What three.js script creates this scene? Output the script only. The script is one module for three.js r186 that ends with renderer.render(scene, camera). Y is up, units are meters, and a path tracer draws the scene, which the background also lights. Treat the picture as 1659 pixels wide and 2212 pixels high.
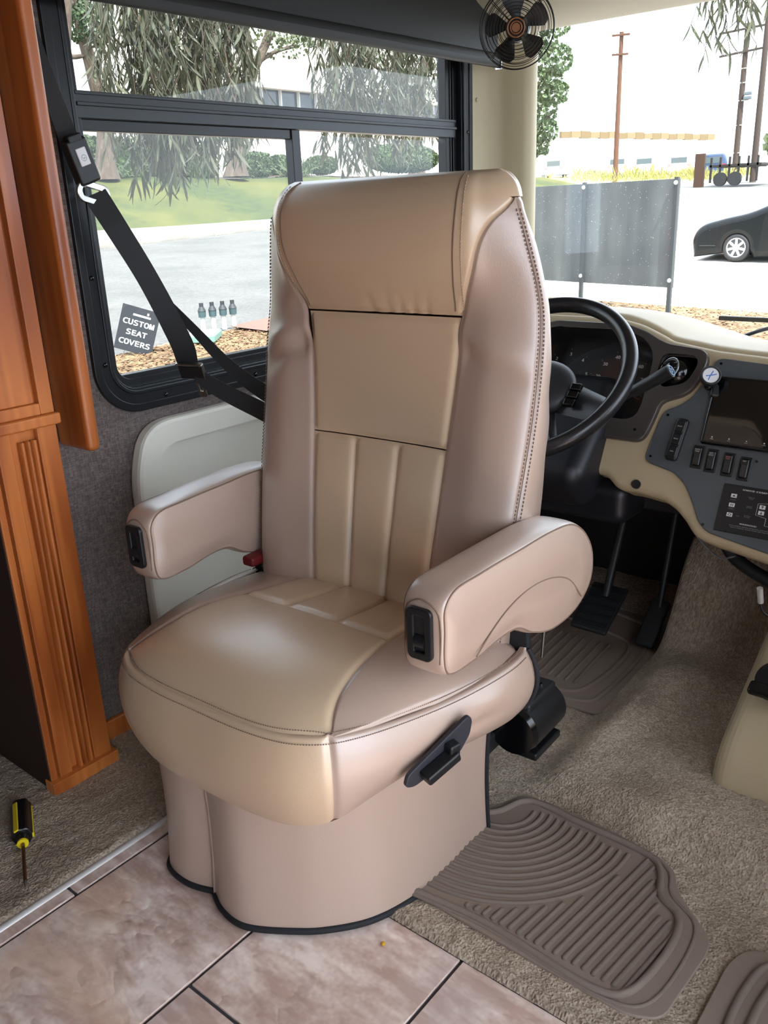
import * as THREE from 'three';
import { RoundedBoxGeometry } from 'three/addons/geometries/RoundedBoxGeometry.js';
import { mergeGeometries, mergeVertices } from 'three/addons/utils/BufferGeometryUtils.js';

// ---------------------------------------------------------------- camera, sky, sun, exposure
const scene = new THREE.Scene();
const D2R = Math.PI / 180;
const camera = new THREE.PerspectiveCamera(61.27, 1659 / 2212, 0.02, 400);
camera.position.set(0, 1.134, 0);
camera.rotation.set(-19.487 * D2R, 39.986 * D2R, -2.398 * D2R, 'YXZ');
const renderer = new THREE.WebGLRenderer({ antialias: true });
renderer.toneMapping = THREE.LinearToneMapping;
renderer.toneMappingExposure = 5.2;
renderer.shadowMap.enabled = true;
scene.background = new THREE.Color().setRGB(0.84, 0.93, 1.07);
scene.backgroundIntensity = 1.15;
const sun = new THREE.DirectionalLight(new THREE.Color().setRGB(1, 0.93, 0.86), 3.6);
sun.position.set(34, 66, 17);
sun.castShadow = true;
sun.shadow.mapSize.set(2048, 2048);
Object.assign(sun.shadow.camera, { left: -60, right: 60, top: 60, bottom: -60, near: 1, far: 220 });
sun.shadow.camera.updateProjectionMatrix();
scene.add(sun, sun.target);

// ---------------------------------------------------------------- helpers
let seedState = 20240;
const rnd = () => { seedState = (seedState + 0x6d2b79f5) | 0; let t = Math.imul(seedState ^ (seedState >>> 15), 1 | seedState); t = (t + Math.imul(t ^ (t >>> 7), 61 | t)) ^ t; return ((t ^ (t >>> 14)) >>> 0) / 4294967296; };
const rr = (a, b) => a + (b - a) * rnd();
const V = (x, y, z) => new THREE.Vector3(x, y, z);
const lerp = (a, b, t) => a + (b - a) * t;
const clamp = (x, a, b) => Math.min(b, Math.max(a, x));
const smooth = (a, b, x) => { const t = clamp((x - a) / (b - a), 0, 1); return t * t * (3 - 2 * t); };
const taken = new Map();
function numbered(name) { const n = taken.get(name) || 0; taken.set(name, n + 1); return n ? `${name}_${String(n).padStart(3, '0')}` : name; }
function shade(o) { o.castShadow = true; o.receiveShadow = true; return o; }
function part(name, geo, mat, parent) { const m = shade(new THREE.Mesh(geo, mat)); m.name = name; parent.add(m); return m; }
function thing(name, label, category, pos = [0, 0, 0], turn = 0, group) {
  const o = new THREE.Group(); o.name = numbered(name); o.position.set(...pos); o.rotation.y = turn; o.userData = { label, category };
  if (group) o.userData.group = group;
  scene.add(o); return o;
}
function single(name, label, category, geo, mat, group) { const m = part(numbered(name), geo, mat, scene); m.userData = { label, category }; if (group) m.userData.group = group; return m; }
function struct(name, label, category, geo, mat) { const m = part(name, geo, mat, scene); m.userData = { kind: 'structure', label, category }; return m; }
function structGroup(name, label, category) { const g = new THREE.Group(); g.name = name; g.userData = { kind: 'structure', label, category }; scene.add(g); return g; }
const merge = (list) => mergeGeometries(list.map((g) => { const k = g.index ? g.toNonIndexed() : g.clone(); for (const a of Object.keys(k.attributes)) if (!['position', 'normal', 'uv'].includes(a)) k.deleteAttribute(a); if (!k.attributes.uv) k.setAttribute('uv', new THREE.BufferAttribute(new Float32Array(k.attributes.position.count * 2), 2)); if (!k.attributes.normal) k.computeVertexNormals(); return k; }));
// uv in metres from the face direction
function metric(geo, turn = false) {
  const g = geo.index ? geo.toNonIndexed() : geo;
  const p = g.attributes.position, uv = new Float32Array(p.count * 2), a = V(), b = V(), c = V(), n = V();
  for (let i = 0; i < p.count; i += 3) {
    a.fromBufferAttribute(p, i); b.fromBufferAttribute(p, i + 1); c.fromBufferAttribute(p, i + 2);
    n.subVectors(b, a).cross(c.clone().sub(a));
    const ax = Math.abs(n.x), ay = Math.abs(n.y), az = Math.abs(n.z);
    [a, b, c].forEach((q, k) => {
      let u, v;
      if (ay >= ax && ay >= az) { u = q.x; v = q.z; } else if (ax >= az) { u = q.z; v = q.y; } else { u = q.x; v = q.y; }
      if (turn) [u, v] = [v, u];
      uv[(i + k) * 2] = u; uv[(i + k) * 2 + 1] = v;
    });
  }
  g.setAttribute('uv', new THREE.BufferAttribute(uv, 2));
  return g;
}
function rbox(w, h, d, r = 0.004, seg = 2, at) { const g = new RoundedBoxGeometry(w, h, d, seg, Math.min(r, w / 2.01, h / 2.01, d / 2.01)); if (at) g.translate(...at); return g; }
function box2(x0, x1, y0, y1, z0, z1, r = 0) { const w = x1 - x0, h = y1 - y0, d = z1 - z0; const g = r ? new RoundedBoxGeometry(w, h, d, 2, Math.min(r, w / 2.01, h / 2.01, d / 2.01)) : new THREE.BoxGeometry(w, h, d); g.translate((x0 + x1) / 2, (y0 + y1) / 2, (z0 + z1) / 2); return metric(g); }
function cyl(r0, r1, h, seg = 24, at, axis) { const g = new THREE.CylinderGeometry(r0, r1, h, seg); if (axis === 'x') g.rotateZ(Math.PI / 2); if (axis === 'z') g.rotateX(Math.PI / 2); if (at) g.translate(...at); return g; }
function tube(pts, r, seg = 40, rad = 8, closed = false) { return new THREE.TubeGeometry(new THREE.CatmullRomCurve3(pts.map((p) => p.isVector3 ? p : V(...p)), closed, 'centripetal'), seg, r, rad, closed); }
function bar(a, b, r0, r1 = r0, seg = 8) { const A = V(...a), B = V(...b), L = A.distanceTo(B); const g = new THREE.CylinderGeometry(r1, r0, L, seg); g.applyQuaternion(new THREE.Quaternion().setFromUnitVectors(V(0, 1, 0), B.clone().sub(A).normalize())); g.translate((a[0] + b[0]) / 2, (a[1] + b[1]) / 2, (a[2] + b[2]) / 2); return g; }
function grid(fn, nu, nv, closeU = false) {
  const pos = [], uv = [], idx = [];
  for (let j = 0; j <= nv; j++) for (let i = 0; i <= nu; i++) { const q = fn(i / nu, j / nv); pos.push(q[0], q[1], q[2]); uv.push(q[3] ?? i / nu, q[4] ?? j / nv); }
  for (let j = 0; j < nv; j++) for (let i = 0; i < nu; i++) { const a = j * (nu + 1) + i, b = a + 1, c = a + nu + 1, d = c + 1; idx.push(a, b, d, a, d, c); }
  const g = new THREE.BufferGeometry();
  g.setAttribute('position', new THREE.Float32BufferAttribute(pos, 3)); g.setAttribute('uv', new THREE.Float32BufferAttribute(uv, 2)); g.setIndex(idx); g.computeVertexNormals();
  if (closeU) { const n = g.attributes.normal; for (let j = 0; j <= nv; j++) { const a = j * (nu + 1), b = a + nu, s = V(n.getX(a) + n.getX(b), n.getY(a) + n.getY(b), n.getZ(a) + n.getZ(b)).normalize(); n.setXYZ(a, s.x, s.y, s.z); n.setXYZ(b, s.x, s.y, s.z); } }
  return g;
}
function poly(pts) { const s = new THREE.Shape(); pts.forEach(([x, y], i) => (i ? s.lineTo(x, y) : s.moveTo(x, y))); s.closePath(); return s; }
function softPoly(pts, r = 0.01) {          // polygon with its corners rounded
  const s = new THREE.Shape(), n = pts.length;
  for (let i = 0; i < n; i++) {
    const p = pts[(i + n - 1) % n], q = pts[i], t = pts[(i + 1) % n];
    const l0 = Math.hypot(p[0] - q[0], p[1] - q[1]), l1 = Math.hypot(t[0] - q[0], t[1] - q[1]), k0 = Math.min(r, l0 * 0.48) / l0, k1 = Math.min(r, l1 * 0.48) / l1;
    const a = [lerp(q[0], p[0], k0), lerp(q[1], p[1], k0)], b = [lerp(q[0], t[0], k1), lerp(q[1], t[1], k1)];
    if (i) s.lineTo(...a); else s.moveTo(...a);
    s.quadraticCurveTo(q[0], q[1], b[0], b[1]);
  }
  s.closePath(); return s;
}
function rrect(x0, y0, x1, y1, r, C = THREE.Shape) { const s = new C(); s.moveTo(x0 + r, y0); s.lineTo(x1 - r, y0); s.absarc(x1 - r, y0 + r, r, -Math.PI / 2, 0); s.lineTo(x1, y1 - r); s.absarc(x1 - r, y1 - r, r, 0, Math.PI / 2); s.lineTo(x0 + r, y1); s.absarc(x0 + r, y1 - r, r, Math.PI / 2, Math.PI); s.lineTo(x0, y0 + r); s.absarc(x0 + r, y0 + r, r, Math.PI, 1.5 * Math.PI); return s; }
function extrude(shape, depth, bevel = 0, seg = 2, curve = 10) { return new THREE.ExtrudeGeometry(shape, { depth, bevelEnabled: bevel > 0, bevelSize: bevel, bevelThickness: bevel, bevelSegments: seg, curveSegments: curve }); }
// a shape drawn in (forward distance, height), extruded inboard from x
function onWall(shape, x, depth, bevel = 0) { const g = extrude(shape, depth, bevel); g.rotateY(Math.PI / 2); g.translate(x, 0, 0); return g; }
function catmull(keys, t) {                  // keys: [[t, ...values]]
  let i = 0; while (i < keys.length - 2 && t > keys[i + 1][0]) i++;
  const p1 = keys[i], p2 = keys[i + 1], p0 = keys[Math.max(0, i - 1)], p3 = keys[Math.min(keys.length - 1, i + 2)];
  const h = p2[0] - p1[0], s = clamp((t - p1[0]) / h, 0, 1), s2 = s * s, s3 = s2 * s, out = [];
  for (let k = 1; k < p1.length; k++) {
    const m1 = p2[0] === p0[0] ? 0 : (p2[k] - p0[k]) / (p2[0] - p0[0]), m2 = p3[0] === p1[0] ? 0 : (p3[k] - p1[k]) / (p3[0] - p1[0]);
    out.push((2 * s3 - 3 * s2 + 1) * p1[k] + (s3 - 2 * s2 + s) * h * m1 + (-2 * s3 + 3 * s2) * p2[k] + (s3 - s2) * h * m2);
  }
  return out;
}

// ---------------------------------------------------------------- textures and materials
function hash(x, y, s) { let h = Math.imul(x | 0, 374761393) ^ Math.imul(y | 0, 668265263) ^ Math.imul(s | 0, 974634541); h = Math.imul(h ^ (h >>> 13), 1274126177); return ((h ^ (h >>> 16)) >>> 0) / 4294967296; }
function vnoise(x, y, per, s, perY = per) {              // value noise that repeats after `per` cells
  const xi = Math.floor(x), yi = Math.floor(y), fx = x - xi, fy = y - yi, u = fx * fx * (3 - 2 * fx), v = fy * fy * (3 - 2 * fy), m = (k) => ((k % per) + per) % per, w = (k) => ((k % perY) + perY) % perY;
  return lerp(lerp(hash(m(xi), w(yi), s), hash(m(xi + 1), w(yi), s), u), lerp(hash(m(xi), w(yi + 1), s), hash(m(xi + 1), w(yi + 1), s), u), v);
}
function fbm(x, y, per, s, oct = 4, perY = per) { let a = 0, w = 0.5, t = 0; for (let k = 0; k < oct; k++) { a += w * vnoise(x, y, per, s + k, perY); t += w; w *= 0.5; x *= 2; y *= 2; per *= 2; perY *= 2; } return a / t; }
function texture(n, metres, fn, srgb) {
  const d = new Uint8Array(n * n * 4);
  for (let y = 0; y < n; y++) for (let x = 0; x < n; x++) { const c = fn(x / n, y / n), o = (y * n + x) * 4; if (typeof c === 'number') d[o] = d[o + 1] = d[o + 2] = clamp(c, 0, 1) * 255; else for (let k = 0; k < 3; k++) d[o + k] = clamp(c[k], 0, 255); d[o + 3] = 255; }
  const t = new THREE.DataTexture(d, n, n); t.wrapS = t.wrapT = THREE.RepeatWrapping; t.magFilter = THREE.LinearFilter; t.minFilter = THREE.LinearMipmapLinearFilter; t.generateMipmaps = true;
  if (srgb) t.colorSpace = THREE.SRGBColorSpace;
  t.repeat.set(1 / metres, 1 / metres); t.needsUpdate = true; return t;
}
const mixc = (a, b, t) => [lerp(a[0], b[0], t), lerp(a[1], b[1], t), lerp(a[2], b[2], t)];
const P = (o) => new THREE.MeshPhysicalMaterial(o);
const leatherBump = texture(512, 0.09, (x, y) => { const a = vnoise(x * 70, y * 70, 70, 3), b = vnoise(x * 34, y * 34, 34, 9); return 0.5 + 0.5 * (Math.abs(a - 0.5) * 1.2 + (b - 0.5) * 0.6); });
const lightLeather = P({ color: 0xcdb191, roughness: 0.4, ior: 1.75, clearcoat: 1, clearcoatRoughness: 0.36, bumpMap: leatherBump, bumpScale: 0.00022, specularIntensity: 1 });
const taupeLeather = P({ color: 0xb39a89, roughness: 0.4, ior: 1.75, clearcoat: 1, clearcoatRoughness: 0.36, bumpMap: leatherBump, bumpScale: 0.00022, specularIntensity: 1 });
const threadMat = P({ color: 0x7c6656, roughness: 0.8 });
const paleThread = P({ color: 0xb09a82, roughness: 0.8 });
const blackTrim = P({ color: 0x15161a, roughness: 0.75 });
const blackPlastic = P({ color: 0x121316, roughness: 0.42 });
const glossBlack = P({ color: 0x0a0b0d, roughness: 0.16 });
const satinBlack = P({ color: 0x1a1b1d, roughness: 0.5 });
const frameBlack = P({ color: 0x17191c, roughness: 0.34, metalness: 0.25 });
const frameGrey = P({ color: 0x34383b, roughness: 0.4, metalness: 0.2 });
const chrome = P({ color: 0xa9a9a7, roughness: 0.18, metalness: 1 });
const steel = P({ color: 0x8e8a84, roughness: 0.35, metalness: 1 });
const darkenedLiner = P({ color: 0x7a756e, roughness: 0.7 });  // unseen walls and ceiling, darkened to weaken the bounced light
const cream = P({ color: 0xcfc6ae, roughness: 0.5, bumpMap: leatherBump, bumpScale: 0.00012 });
const shadedPillarMat = P({ color: 0xb2a88c, roughness: 0.55 });  // darker copy of the cream, with the pillar's shading put into its colour
const sideCream = P({ color: 0xdfddd0, roughness: 0.5 });
const dashCream = P({ color: 0xb3a283, roughness: 0.55, bumpMap: leatherBump, bumpScale: 0.00015 });
const bezelMat = P({ color: 0x45403d, roughness: 0.3, metalness: 0.15 });
const panelMat = P({ color: 0x52575b, roughness: 0.32, metalness: 0.15 });
const woodMap = texture(1024, 0.8, (x, y) => {
  const w = fbm(x * 5, y * 2, 5, 40, 3, 2), g = vnoise(x * 90 + 3 * w, y * 4, 90, 5, 4), b = fbm(x * 8, y * 3, 8, 77, 3, 3);
  const t = clamp(0.5 + (g - 0.5) * 0.45 + (b - 0.5) * 1.1, 0, 1);
  return mixc([138, 66, 22], [208, 124, 60], t);
}, true);
const wood = P({ map: woodMap, roughness: 0.38, clearcoat: 0.35, clearcoatRoughness: 0.25 });
const shadedPanelMat = P({ color: 0x352621, roughness: 0.9, specularIntensity: 0.3 });  // dark brown stands for the shadow on the cabinet's rear-facing side
const weave = texture(512, 0.12, (x, y) => {
  const wx = Math.sin(x * Math.PI * 2 * 60), wy = Math.sin(y * Math.PI * 2 * 60), t = hash(Math.floor(x * 60), Math.floor(y * 12), 4), q = hash(Math.floor(x * 12), Math.floor(y * 60), 8), n = vnoise(x * 120, y * 120, 120, 2);
  const k = 0.4 * t + 0.4 * q + 0.2 * n;
  return mixc([74, 66, 64], [132, 120, 114], clamp(k + (wx * wy) * 0.08, 0, 1));
}, true);
const weaveBump = texture(512, 0.12, (x, y) => 0.5 + 0.25 * Math.sin(x * Math.PI * 2 * 60) * Math.sin(y * Math.PI * 2 * 60) + 0.25 * (vnoise(x * 120, y * 120, 120, 2) - 0.5));
const wallFabric = P({ map: weave, bumpMap: weaveBump, bumpScale: 0.0006, roughness: 0.95 });
const carpetMap = texture(1024, 0.55, (x, y) => {
  const a = vnoise(x * 240, y * 240, 240, 11), b = vnoise(x * 110, y * 110, 110, 12), c = fbm(x * 6, y * 6, 6, 13, 4), d = hash(Math.floor(x * 1024), Math.floor(y * 1024), 5);
  const t = clamp(0.5 + (a - 0.5) * 0.8 + (b - 0.5) * 0.4 + (c - 0.5) * 0.8 + (d - 0.5) * 0.2, 0, 1);
  return mixc([128, 112, 96], [186, 170, 150], t);
}, true);
const carpetBump = texture(1024, 0.55, (x, y) => 0.6 * vnoise(x * 240, y * 240, 240, 11) + 0.4 * vnoise(x * 110, y * 110, 110, 12));
const carpetMat = P({ map: carpetMap, bumpMap: carpetBump, bumpScale: 0.003, roughness: 1, sheen: 0.3, sheenRoughness: 0.8, sheenColor: new THREE.Color(0xb8a890) });
const tileMap = texture(1024, 0.9, (x, y) => {
  const a = fbm(x * 4, y * 7, 4, 21, 5, 7), b = fbm(x * 9 + 2 * a, y * 22, 9, 31, 4, 22), c = vnoise(x * 160, y * 160, 160, 6), d = fbm(x * 3, y * 3, 3, 90, 3);
  let k = mixc([194, 164, 150], [244, 226, 214], clamp(0.5 + (b - 0.5) * 1.5 + (a - 0.5) * 1.1 + (fbm(x * 24 + 3 * a, y * 64, 24, 66, 3, 64) - 0.5) * 1.1 + (c - 0.5) * 0.3, 0, 1));
  const cl = Math.abs(fbm(x * 7 + 1.5 * a, y * 16, 7, 55, 4, 16) - 0.5); k = mixc(k, [134, 106, 94], 0.06 * Math.exp(-((cl / 0.04) ** 2)) * clamp((b - 0.35) * 3, 0, 1));
  k = mixc(k, [200, 190, 188], clamp((d - 0.55) * 2.2, 0, 0.6)); return mixc(k, [208, 166, 136], clamp((a - 0.58) * 2.5, 0, 0.5));
}, true);
const tileBump = texture(1024, 0.9, (x, y) => { const a = fbm(x * 4, y * 7, 4, 21, 5, 7), b = fbm(x * 12 + 2 * a, y * 30, 12, 31, 4, 30); return clamp(0.5 + (Math.abs(b - 0.5) * 1.6 - 0.3) + (a - 0.5) * 0.5, 0, 1); });
function tileMatAt(dx, dy, r) { const m = tileMap.clone(), b = tileBump.clone(); for (const t of [m, b]) { t.offset.set(dx, dy); t.rotation = r; t.needsUpdate = true; } return P({ map: m, bumpMap: b, bumpScale: 0.004, roughness: 0.38, specularIntensity: 1 }); }
const tileMats = [tileMatAt(0, 0, 0), tileMatAt(0.37, 0.61, 0), tileMatAt(0.7, 0.2, Math.PI), tileMatAt(0.15, 0.45, Math.PI)];
const grout = P({ color: 0x3f3d42, roughness: 0.9 });
const rubberBump = texture(256, 0.05, (x, y) => vnoise(x * 60, y * 60, 60, 4));
const rubber = P({ color: 0x87776b, roughness: 0.6, bumpMap: rubberBump, bumpScale: 0.0002 });
const webbingBump = texture(256, 0.02, (x, y) => 0.5 + 0.5 * Math.sin((x + y * 0.5) * Math.PI * 2 * 12) * Math.sin(y * Math.PI * 2 * 16));
const webbing = P({ color: 0x131316, roughness: 0.6, bumpMap: webbingBump, bumpScale: 0.0003 });
const pane = P({ color: 0xffffff, transmission: 1, thickness: 0, roughness: 0, ior: 1.5 });
const windscreenPane = P({ color: new THREE.Color().setRGB(0.90, 0.915, 0.91), transmission: 1, thickness: 0, roughness: 0, ior: 1.5, specularIntensity: 0.6 });
const tintedPane = P({ color: new THREE.Color().setRGB(0.80, 0.82, 0.815), transmission: 1, thickness: 0, roughness: 0, ior: 1.5, specularIntensity: 0.45 });

// ================================================================ THE VEHICLE SHELL
const XW = -1.6, XR = 0.85, ZB = 3.6, YC = 1.98, ZWS = -2.6;
// ---- floor: dark bedding, single tiles in it, carpet at the front and on the left
{
  const fl = structGroup('floor', 'stone-look plank tiles with dark joints in front of the chair', 'floor');
  part('bedding', box2(-1.268, XR, -0.06, -0.0035, -0.872, ZB), grout, fl);
  let n = 0;
  const gap = 0.0058, W = 0.313, L = 0.626;
  for (let k = -1; k < 7; k++) {
    const x0 = k < 0 ? -1.268 : -1.233 + W * k, x1 = k < 0 ? -1.233 : Math.min(x0 + W, XR);
    const off = (k + 8) % 2 ? -0.575 : -0.575 - L / 2;
    for (let z = off - L; z < 2.4; z += L) {
      const a = Math.max(z, -0.872), b = Math.min(z + L, 2.4); if (b - a < 0.03) continue;
      part('tile', box2(x0 + gap / 2, x1 - gap / 2, -0.008, 0, a + gap / 2, b - gap / 2, 0.0016), tileMats[n++ % 4], fl);
    }
  }
  part('bare_floor', box2(-1.268, XR, -0.06, 0, 2.4, ZB), tileMats[1], fl);
}
const hump = (x, z) => {
  const hx = smooth(-0.76, -0.66, x), hz = smooth(-1.255, -1.36, z);
  return hx * hz * (0.032 + 0.016 * smooth(-0.7, -0.45, x) + 0.03 * smooth(-1.5, -1.85, z)) + 0.27 * smooth(-1.88, -2.08, z) * smooth(-0.745, -0.71, x) + 0.016 * hz * Math.exp(-(((x + 0.62 + (z + 1.75) * 0.30) / 0.06) ** 2)) * hx;
};
const carpetN = (x, z) => (fbm(x * 12 + 40, z * 12 + 40, 4096, 61, 2) - 0.5) * 0.006 + (vnoise(x * 110 + 500, z * 110 + 500, 8192, 62) - 0.5) * 0.004;
{
  const c = struct('floor_carpet', 'plush beige cockpit carpet rising over the hump beside the driver footwell', 'carpet',
    grid((s, t) => { const x = lerp(XW, XR, s), z = lerp(-0.868, -2.42, t); const e = smooth(0, 0.014, -0.862 - z); return [x, -0.004 + 0.014 * e + hump(x, z) + carpetN(x, z) * e, z, x, z]; }, 330, 210), carpetMat);
  c.receiveShadow = true;
  struct('floor_carpet_side', 'plush beige carpet strip under the wooden pilaster', 'carpet',
    grid((s, t) => { const x = lerp(-2.15, -1.268, s), z = lerp(ZB, -0.874, t); const e = smooth(0, 0.012, -1.268 - x); return [x, -0.004 + 0.012 * e + carpetN(x, z) * e * (z < 0.2 ? 1 : 0), z, x, z]; }, 130, 420), carpetMat);
  struct('subfloor', 'plywood subfloor under the carpet', 'floor', box2(-2.2, XR, -0.1, -0.061, -2.62, ZB), satinBlack);
  const edge = P({ color: 0xd9d6d2, roughness: 0.45, metalness: 0.2 });
  const g = grid((s, t) => { const a = s * Math.PI, z = lerp(1.2, -1.05, t); return [-1.268 - Math.cos(a) * 0.0075, Math.sin(a) * 0.0045, z]; }, 6, 2);
  struct('trim_1', 'thin pale metal edge between side carpet and tiles', 'trim', g, edge);
}
// ---- driver side wall with the window hole (shapes are drawn in forward distance and height)
const WIN = [0.992, 0.735, 2.388, 1.93];
{
  const s = poly([[0.725, -0.06], [2.45, -0.06], [2.45, YC], [0.725, YC]]);
  s.holes.push(rrect(WIN[0] + 0.03, WIN[1] + 0.03, WIN[2] - 0.03, WIN[3] - 0.03, 0.09, THREE.Path));
  struct('wall_left', 'grey-brown woven fabric wall around the driver window', 'wall', metric(onWall(s, XW - 0.06, 0.06)), wallFabric);
  struct('wall_slideout', 'fabric wall of the room slide behind the pilaster', 'wall', metric(mergeGeometries([box2(-2.2, -2.15, -0.06, YC, -0.76, ZB), box2(-2.2, XW - 0.005, -0.06, YC, -0.76, -0.71)])), wallFabric);
  struct('baseboard_left', 'dark cherry wood baseboard on the fabric wall by the pilaster', 'baseboard', box2(XW, XW + 0.014, 0, 0.055, -1.02, -0.84, 0.003), wood);
}
// ---- right wall with the passenger window, entry doorway and saloon window; rear wall, roof
{
  const s = poly([[-ZB, -0.06], [2.6, -0.06], [2.6, YC], [-ZB, YC]]);
  s.holes.push(rrect(1.3, 0.7, 2.45, 1.62, 0.08, THREE.Path), rrect(-0.75, 0.02, 1.02, 1.76, 0.05, THREE.Path));
  struct('wall_right', 'side wall darkened against bounce light with passenger window and open entry doorway', 'wall', onWall(s, XR, 0.05), darkenedLiner);
  struct('wall_back', 'rear bulkhead of the saloon darkened against bounce light', 'wall', box2(-2.2, XR + 0.05, -0.06, YC, ZB, ZB + 0.05), darkenedLiner);
  struct('ceiling', 'padded ceiling darkened against bounce light', 'ceiling', box2(-2.2, XR + 0.05, YC, YC + 0.06, -2.75, ZB + 0.05), darkenedLiner);
  const w = structGroup('window_2', 'passenger side window pane', 'window'); part('pane', onWall(rrect(1.31, 0.71, 2.44, 1.61, 0.07), XR + 0.02, 0.004), pane, w);
}
// ---- driver window: ridged black frame, rail, sashes, panes, screws
{
  const w = structGroup('window_1', 'black framed driver side window with sliding lower sash', 'window');
  const ring = (o, i, x, d, ro, ri, mat, name, bevel = 0.0015) => { const s = rrect(WIN[0] + o, WIN[1] + o, WIN[2] - o, WIN[3] - o, ro); s.holes.push(rrect(WIN[0] + i, WIN[1] + i, WIN[2] - i, WIN[3] - i, ri, THREE.Path)); part(name, onWall(s, x, d, bevel), mat, w); };
  ring(0, 0.014, XW, 0.009, 0.1, 0.088, frameBlack, 'outer_flange');
  ring(0.0155, 0.036, XW, 0.006, 0.086, 0.068, frameBlack, 'flange');
  ring(0.037, 0.042, XW - 0.02, 0.028, 0.066, 0.061, frameBlack, 'ridge');
  ring(0.0435, 0.0475, XW - 0.03, 0.032, 0.059, 0.055, frameBlack, 'ridge');
  ring(0.049, 0.066, XW - 0.05, 0.034, 0.054, 0.036, frameBlack, 'inner_channel');
  const z = (a, b, c, d, e, f) => box2(a, b, c, d, -f, -e, 0.0015);
  // rail between the fixed upper light and the lower lights
  part('rail', z(XW - 0.045, XW - 0.012, 1.318, 1.366, 1.05, 2.33), frameGrey, w);
  part('rail_lip', z(XW - 0.045, XW - 0.006, 1.34, 1.347, 1.05, 2.33), frameGrey, w);
  part('rail_lip', z(XW - 0.045, XW - 0.009, 1.360, 1.367, 1.05, 2.33), frameGrey, w);
  // lower left sash
  part('sash_rail', z(XW - 0.04, XW - 0.018, 1.296, 1.317, 1.055, 1.665), frameBlack, w);
  part('sash_stile', z(XW - 0.04, XW - 0.014, 0.80, 1.317, 1.636, 1.664), frameBlack, w);
  part('sash_stile', z(XW - 0.04, XW - 0.018, 0.80, 1.317, 1.045, 1.062), frameBlack, w);
  part('sash_rail', z(XW - 0.04, XW - 0.018, 0.792, 0.812, 1.055, 1.665), frameBlack, w);
  part('sash_stile', z(XW - 0.055, XW - 0.042, 0.79, 1.305, 1.672, 1.686), satinBlack, w);
  part('jamb', z(XW - 0.05, XW - 0.02, 0.78, 1.90, 2.292, 2.335), satinBlack, w);
  part('jamb_seal', z(XW - 0.05, XW - 0.016, 0.78, 1.90, 2.310, 2.314), frameGrey, w);
  part('pane', box2(XW - 0.036, XW - 0.033, 1.35, 1.9, -2.32, -1.05), tintedPane, w);
  part('pane', box2(XW - 0.030, XW - 0.027, 0.8, 1.31, -1.65, -1.05), tintedPane, w);
  part('pane', box2(XW - 0.048, XW - 0.045, 0.8, 1.31, -2.32, -1.66), tintedPane, w);
  const screw = new THREE.SphereGeometry(0.0052, 10, 6); screw.scale(0.6, 1, 1);
  for (const [zz, yy] of [[1.016, 1.305], [1.016, 1.02], [1.018, 0.845], [1.16, 0.757], [1.43, 0.757], [1.75, 0.757], [2.366, 1.333], [2.366, 0.95]]) { const m = part('screw', screw, glossBlack, w); m.position.set(XW + 0.008, yy, -zz); }
}
// ---- windscreen pillar, header, windscreen
{
  const prof = [[-1.602, -2.386], [-1.592, -2.42], [-1.577, -2.455], [-1.548, -2.482], [-1.508, -2.496], [-1.478, -2.508], [-1.463, -2.53], [-1.468, -2.56], [-1.50, -2.59], [-1.56, -2.62], [-1.62, -2.63]];
  const c = new THREE.CatmullRomCurve3(prof.map(([x, z]) => V(x, 0, z)));
  const g = grid((s, t) => { const p = c.getPoint(s); return [p.x, lerp(0.3, YC, t), p.z, s * 0.5, t * 1.6]; }, 60, 4);
  const pl = structGroup('wall_pillar', 'cream moulded windscreen pillar beside the driver window', 'pillar');
  part('cover', g, shadedPillarMat, pl);
  const cap = part('screw_cap', new THREE.SphereGeometry(0.006, 12, 8), shadedPillarMat, pl); cap.scale.set(0.5, 1, 1); cap.position.set(-1.592, 1.425, -2.418);
  const h = [[-2.66, 1.625], [-2.56, 1.612], [-2.40, 1.628], [-2.28, 1.68], [-2.24, 1.76], [-2.235, YC]];
  const hc = new THREE.CatmullRomCurve3(h.map(([z, y]) => V(0, y, z)));
  const hg = grid((s, t) => { const p = hc.getPoint(s); return [lerp(-1.6, XR, t), p.y, p.z, s * 0.8, t * 2.4]; }, 30, 20);
  struct('trim_header', 'padded header above the windscreen with shade put into its colour', 'header', hg, P({ color: 0x928c7e, roughness: 0.7 }));  // header colour darkened to hold the shade above the windscreen
  struct('wall_front', 'painted cowl below the windscreen', 'wall', mergeGeometries([box2(-1.66, XR + 0.05, -0.1, 0.70, -2.68, -2.62), box2(-1.66, XR + 0.05, 1.66, YC, -2.7, -2.66), box2(-1.72, -1.58, 0.6, YC, -2.68, -2.62)]), satinBlack);
  const w = structGroup('window_3', 'wide clear windscreen in front of the dash', 'window');
  part('pane', box2(-1.58, XR, 0.68, 1.66, -2.646, -2.64), windscreenPane, w);
}
// ---- black roller shade above the driver window
{
  const t = thing('roller_shade', 'black vinyl roller shade pulled partly down over the driver window', 'shade');
  const vinyl = P({ color: 0x1d1f20, roughness: 0.5, bumpMap: leatherBump, bumpScale: 0.0003 });
  part('fabric', grid((s, q) => { const z = lerp(-0.925, -2.418, s), y = lerp(1.535, YC - 0.01, q); return [-1.522 + 0.004 * Math.sin(s * 9) * (1 - q), y, z, s * 1.5, q * 0.5]; }, 40, 12), vinyl, t);
  part('hem', grid((s, a) => { const z = lerp(-0.925, -2.418, s), k = a * Math.PI * 2; return [-1.519 + 0.008 * Math.cos(k), 1.522 + 0.02 * Math.sin(k), z, s * 1.5, a * 0.1]; }, 4, 16), vinyl, t);
  part('hem_cap', box2(-1.53, -1.508, 1.498, 1.544, -2.422, -2.4185, 0.001), chrome, t);
}
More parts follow.
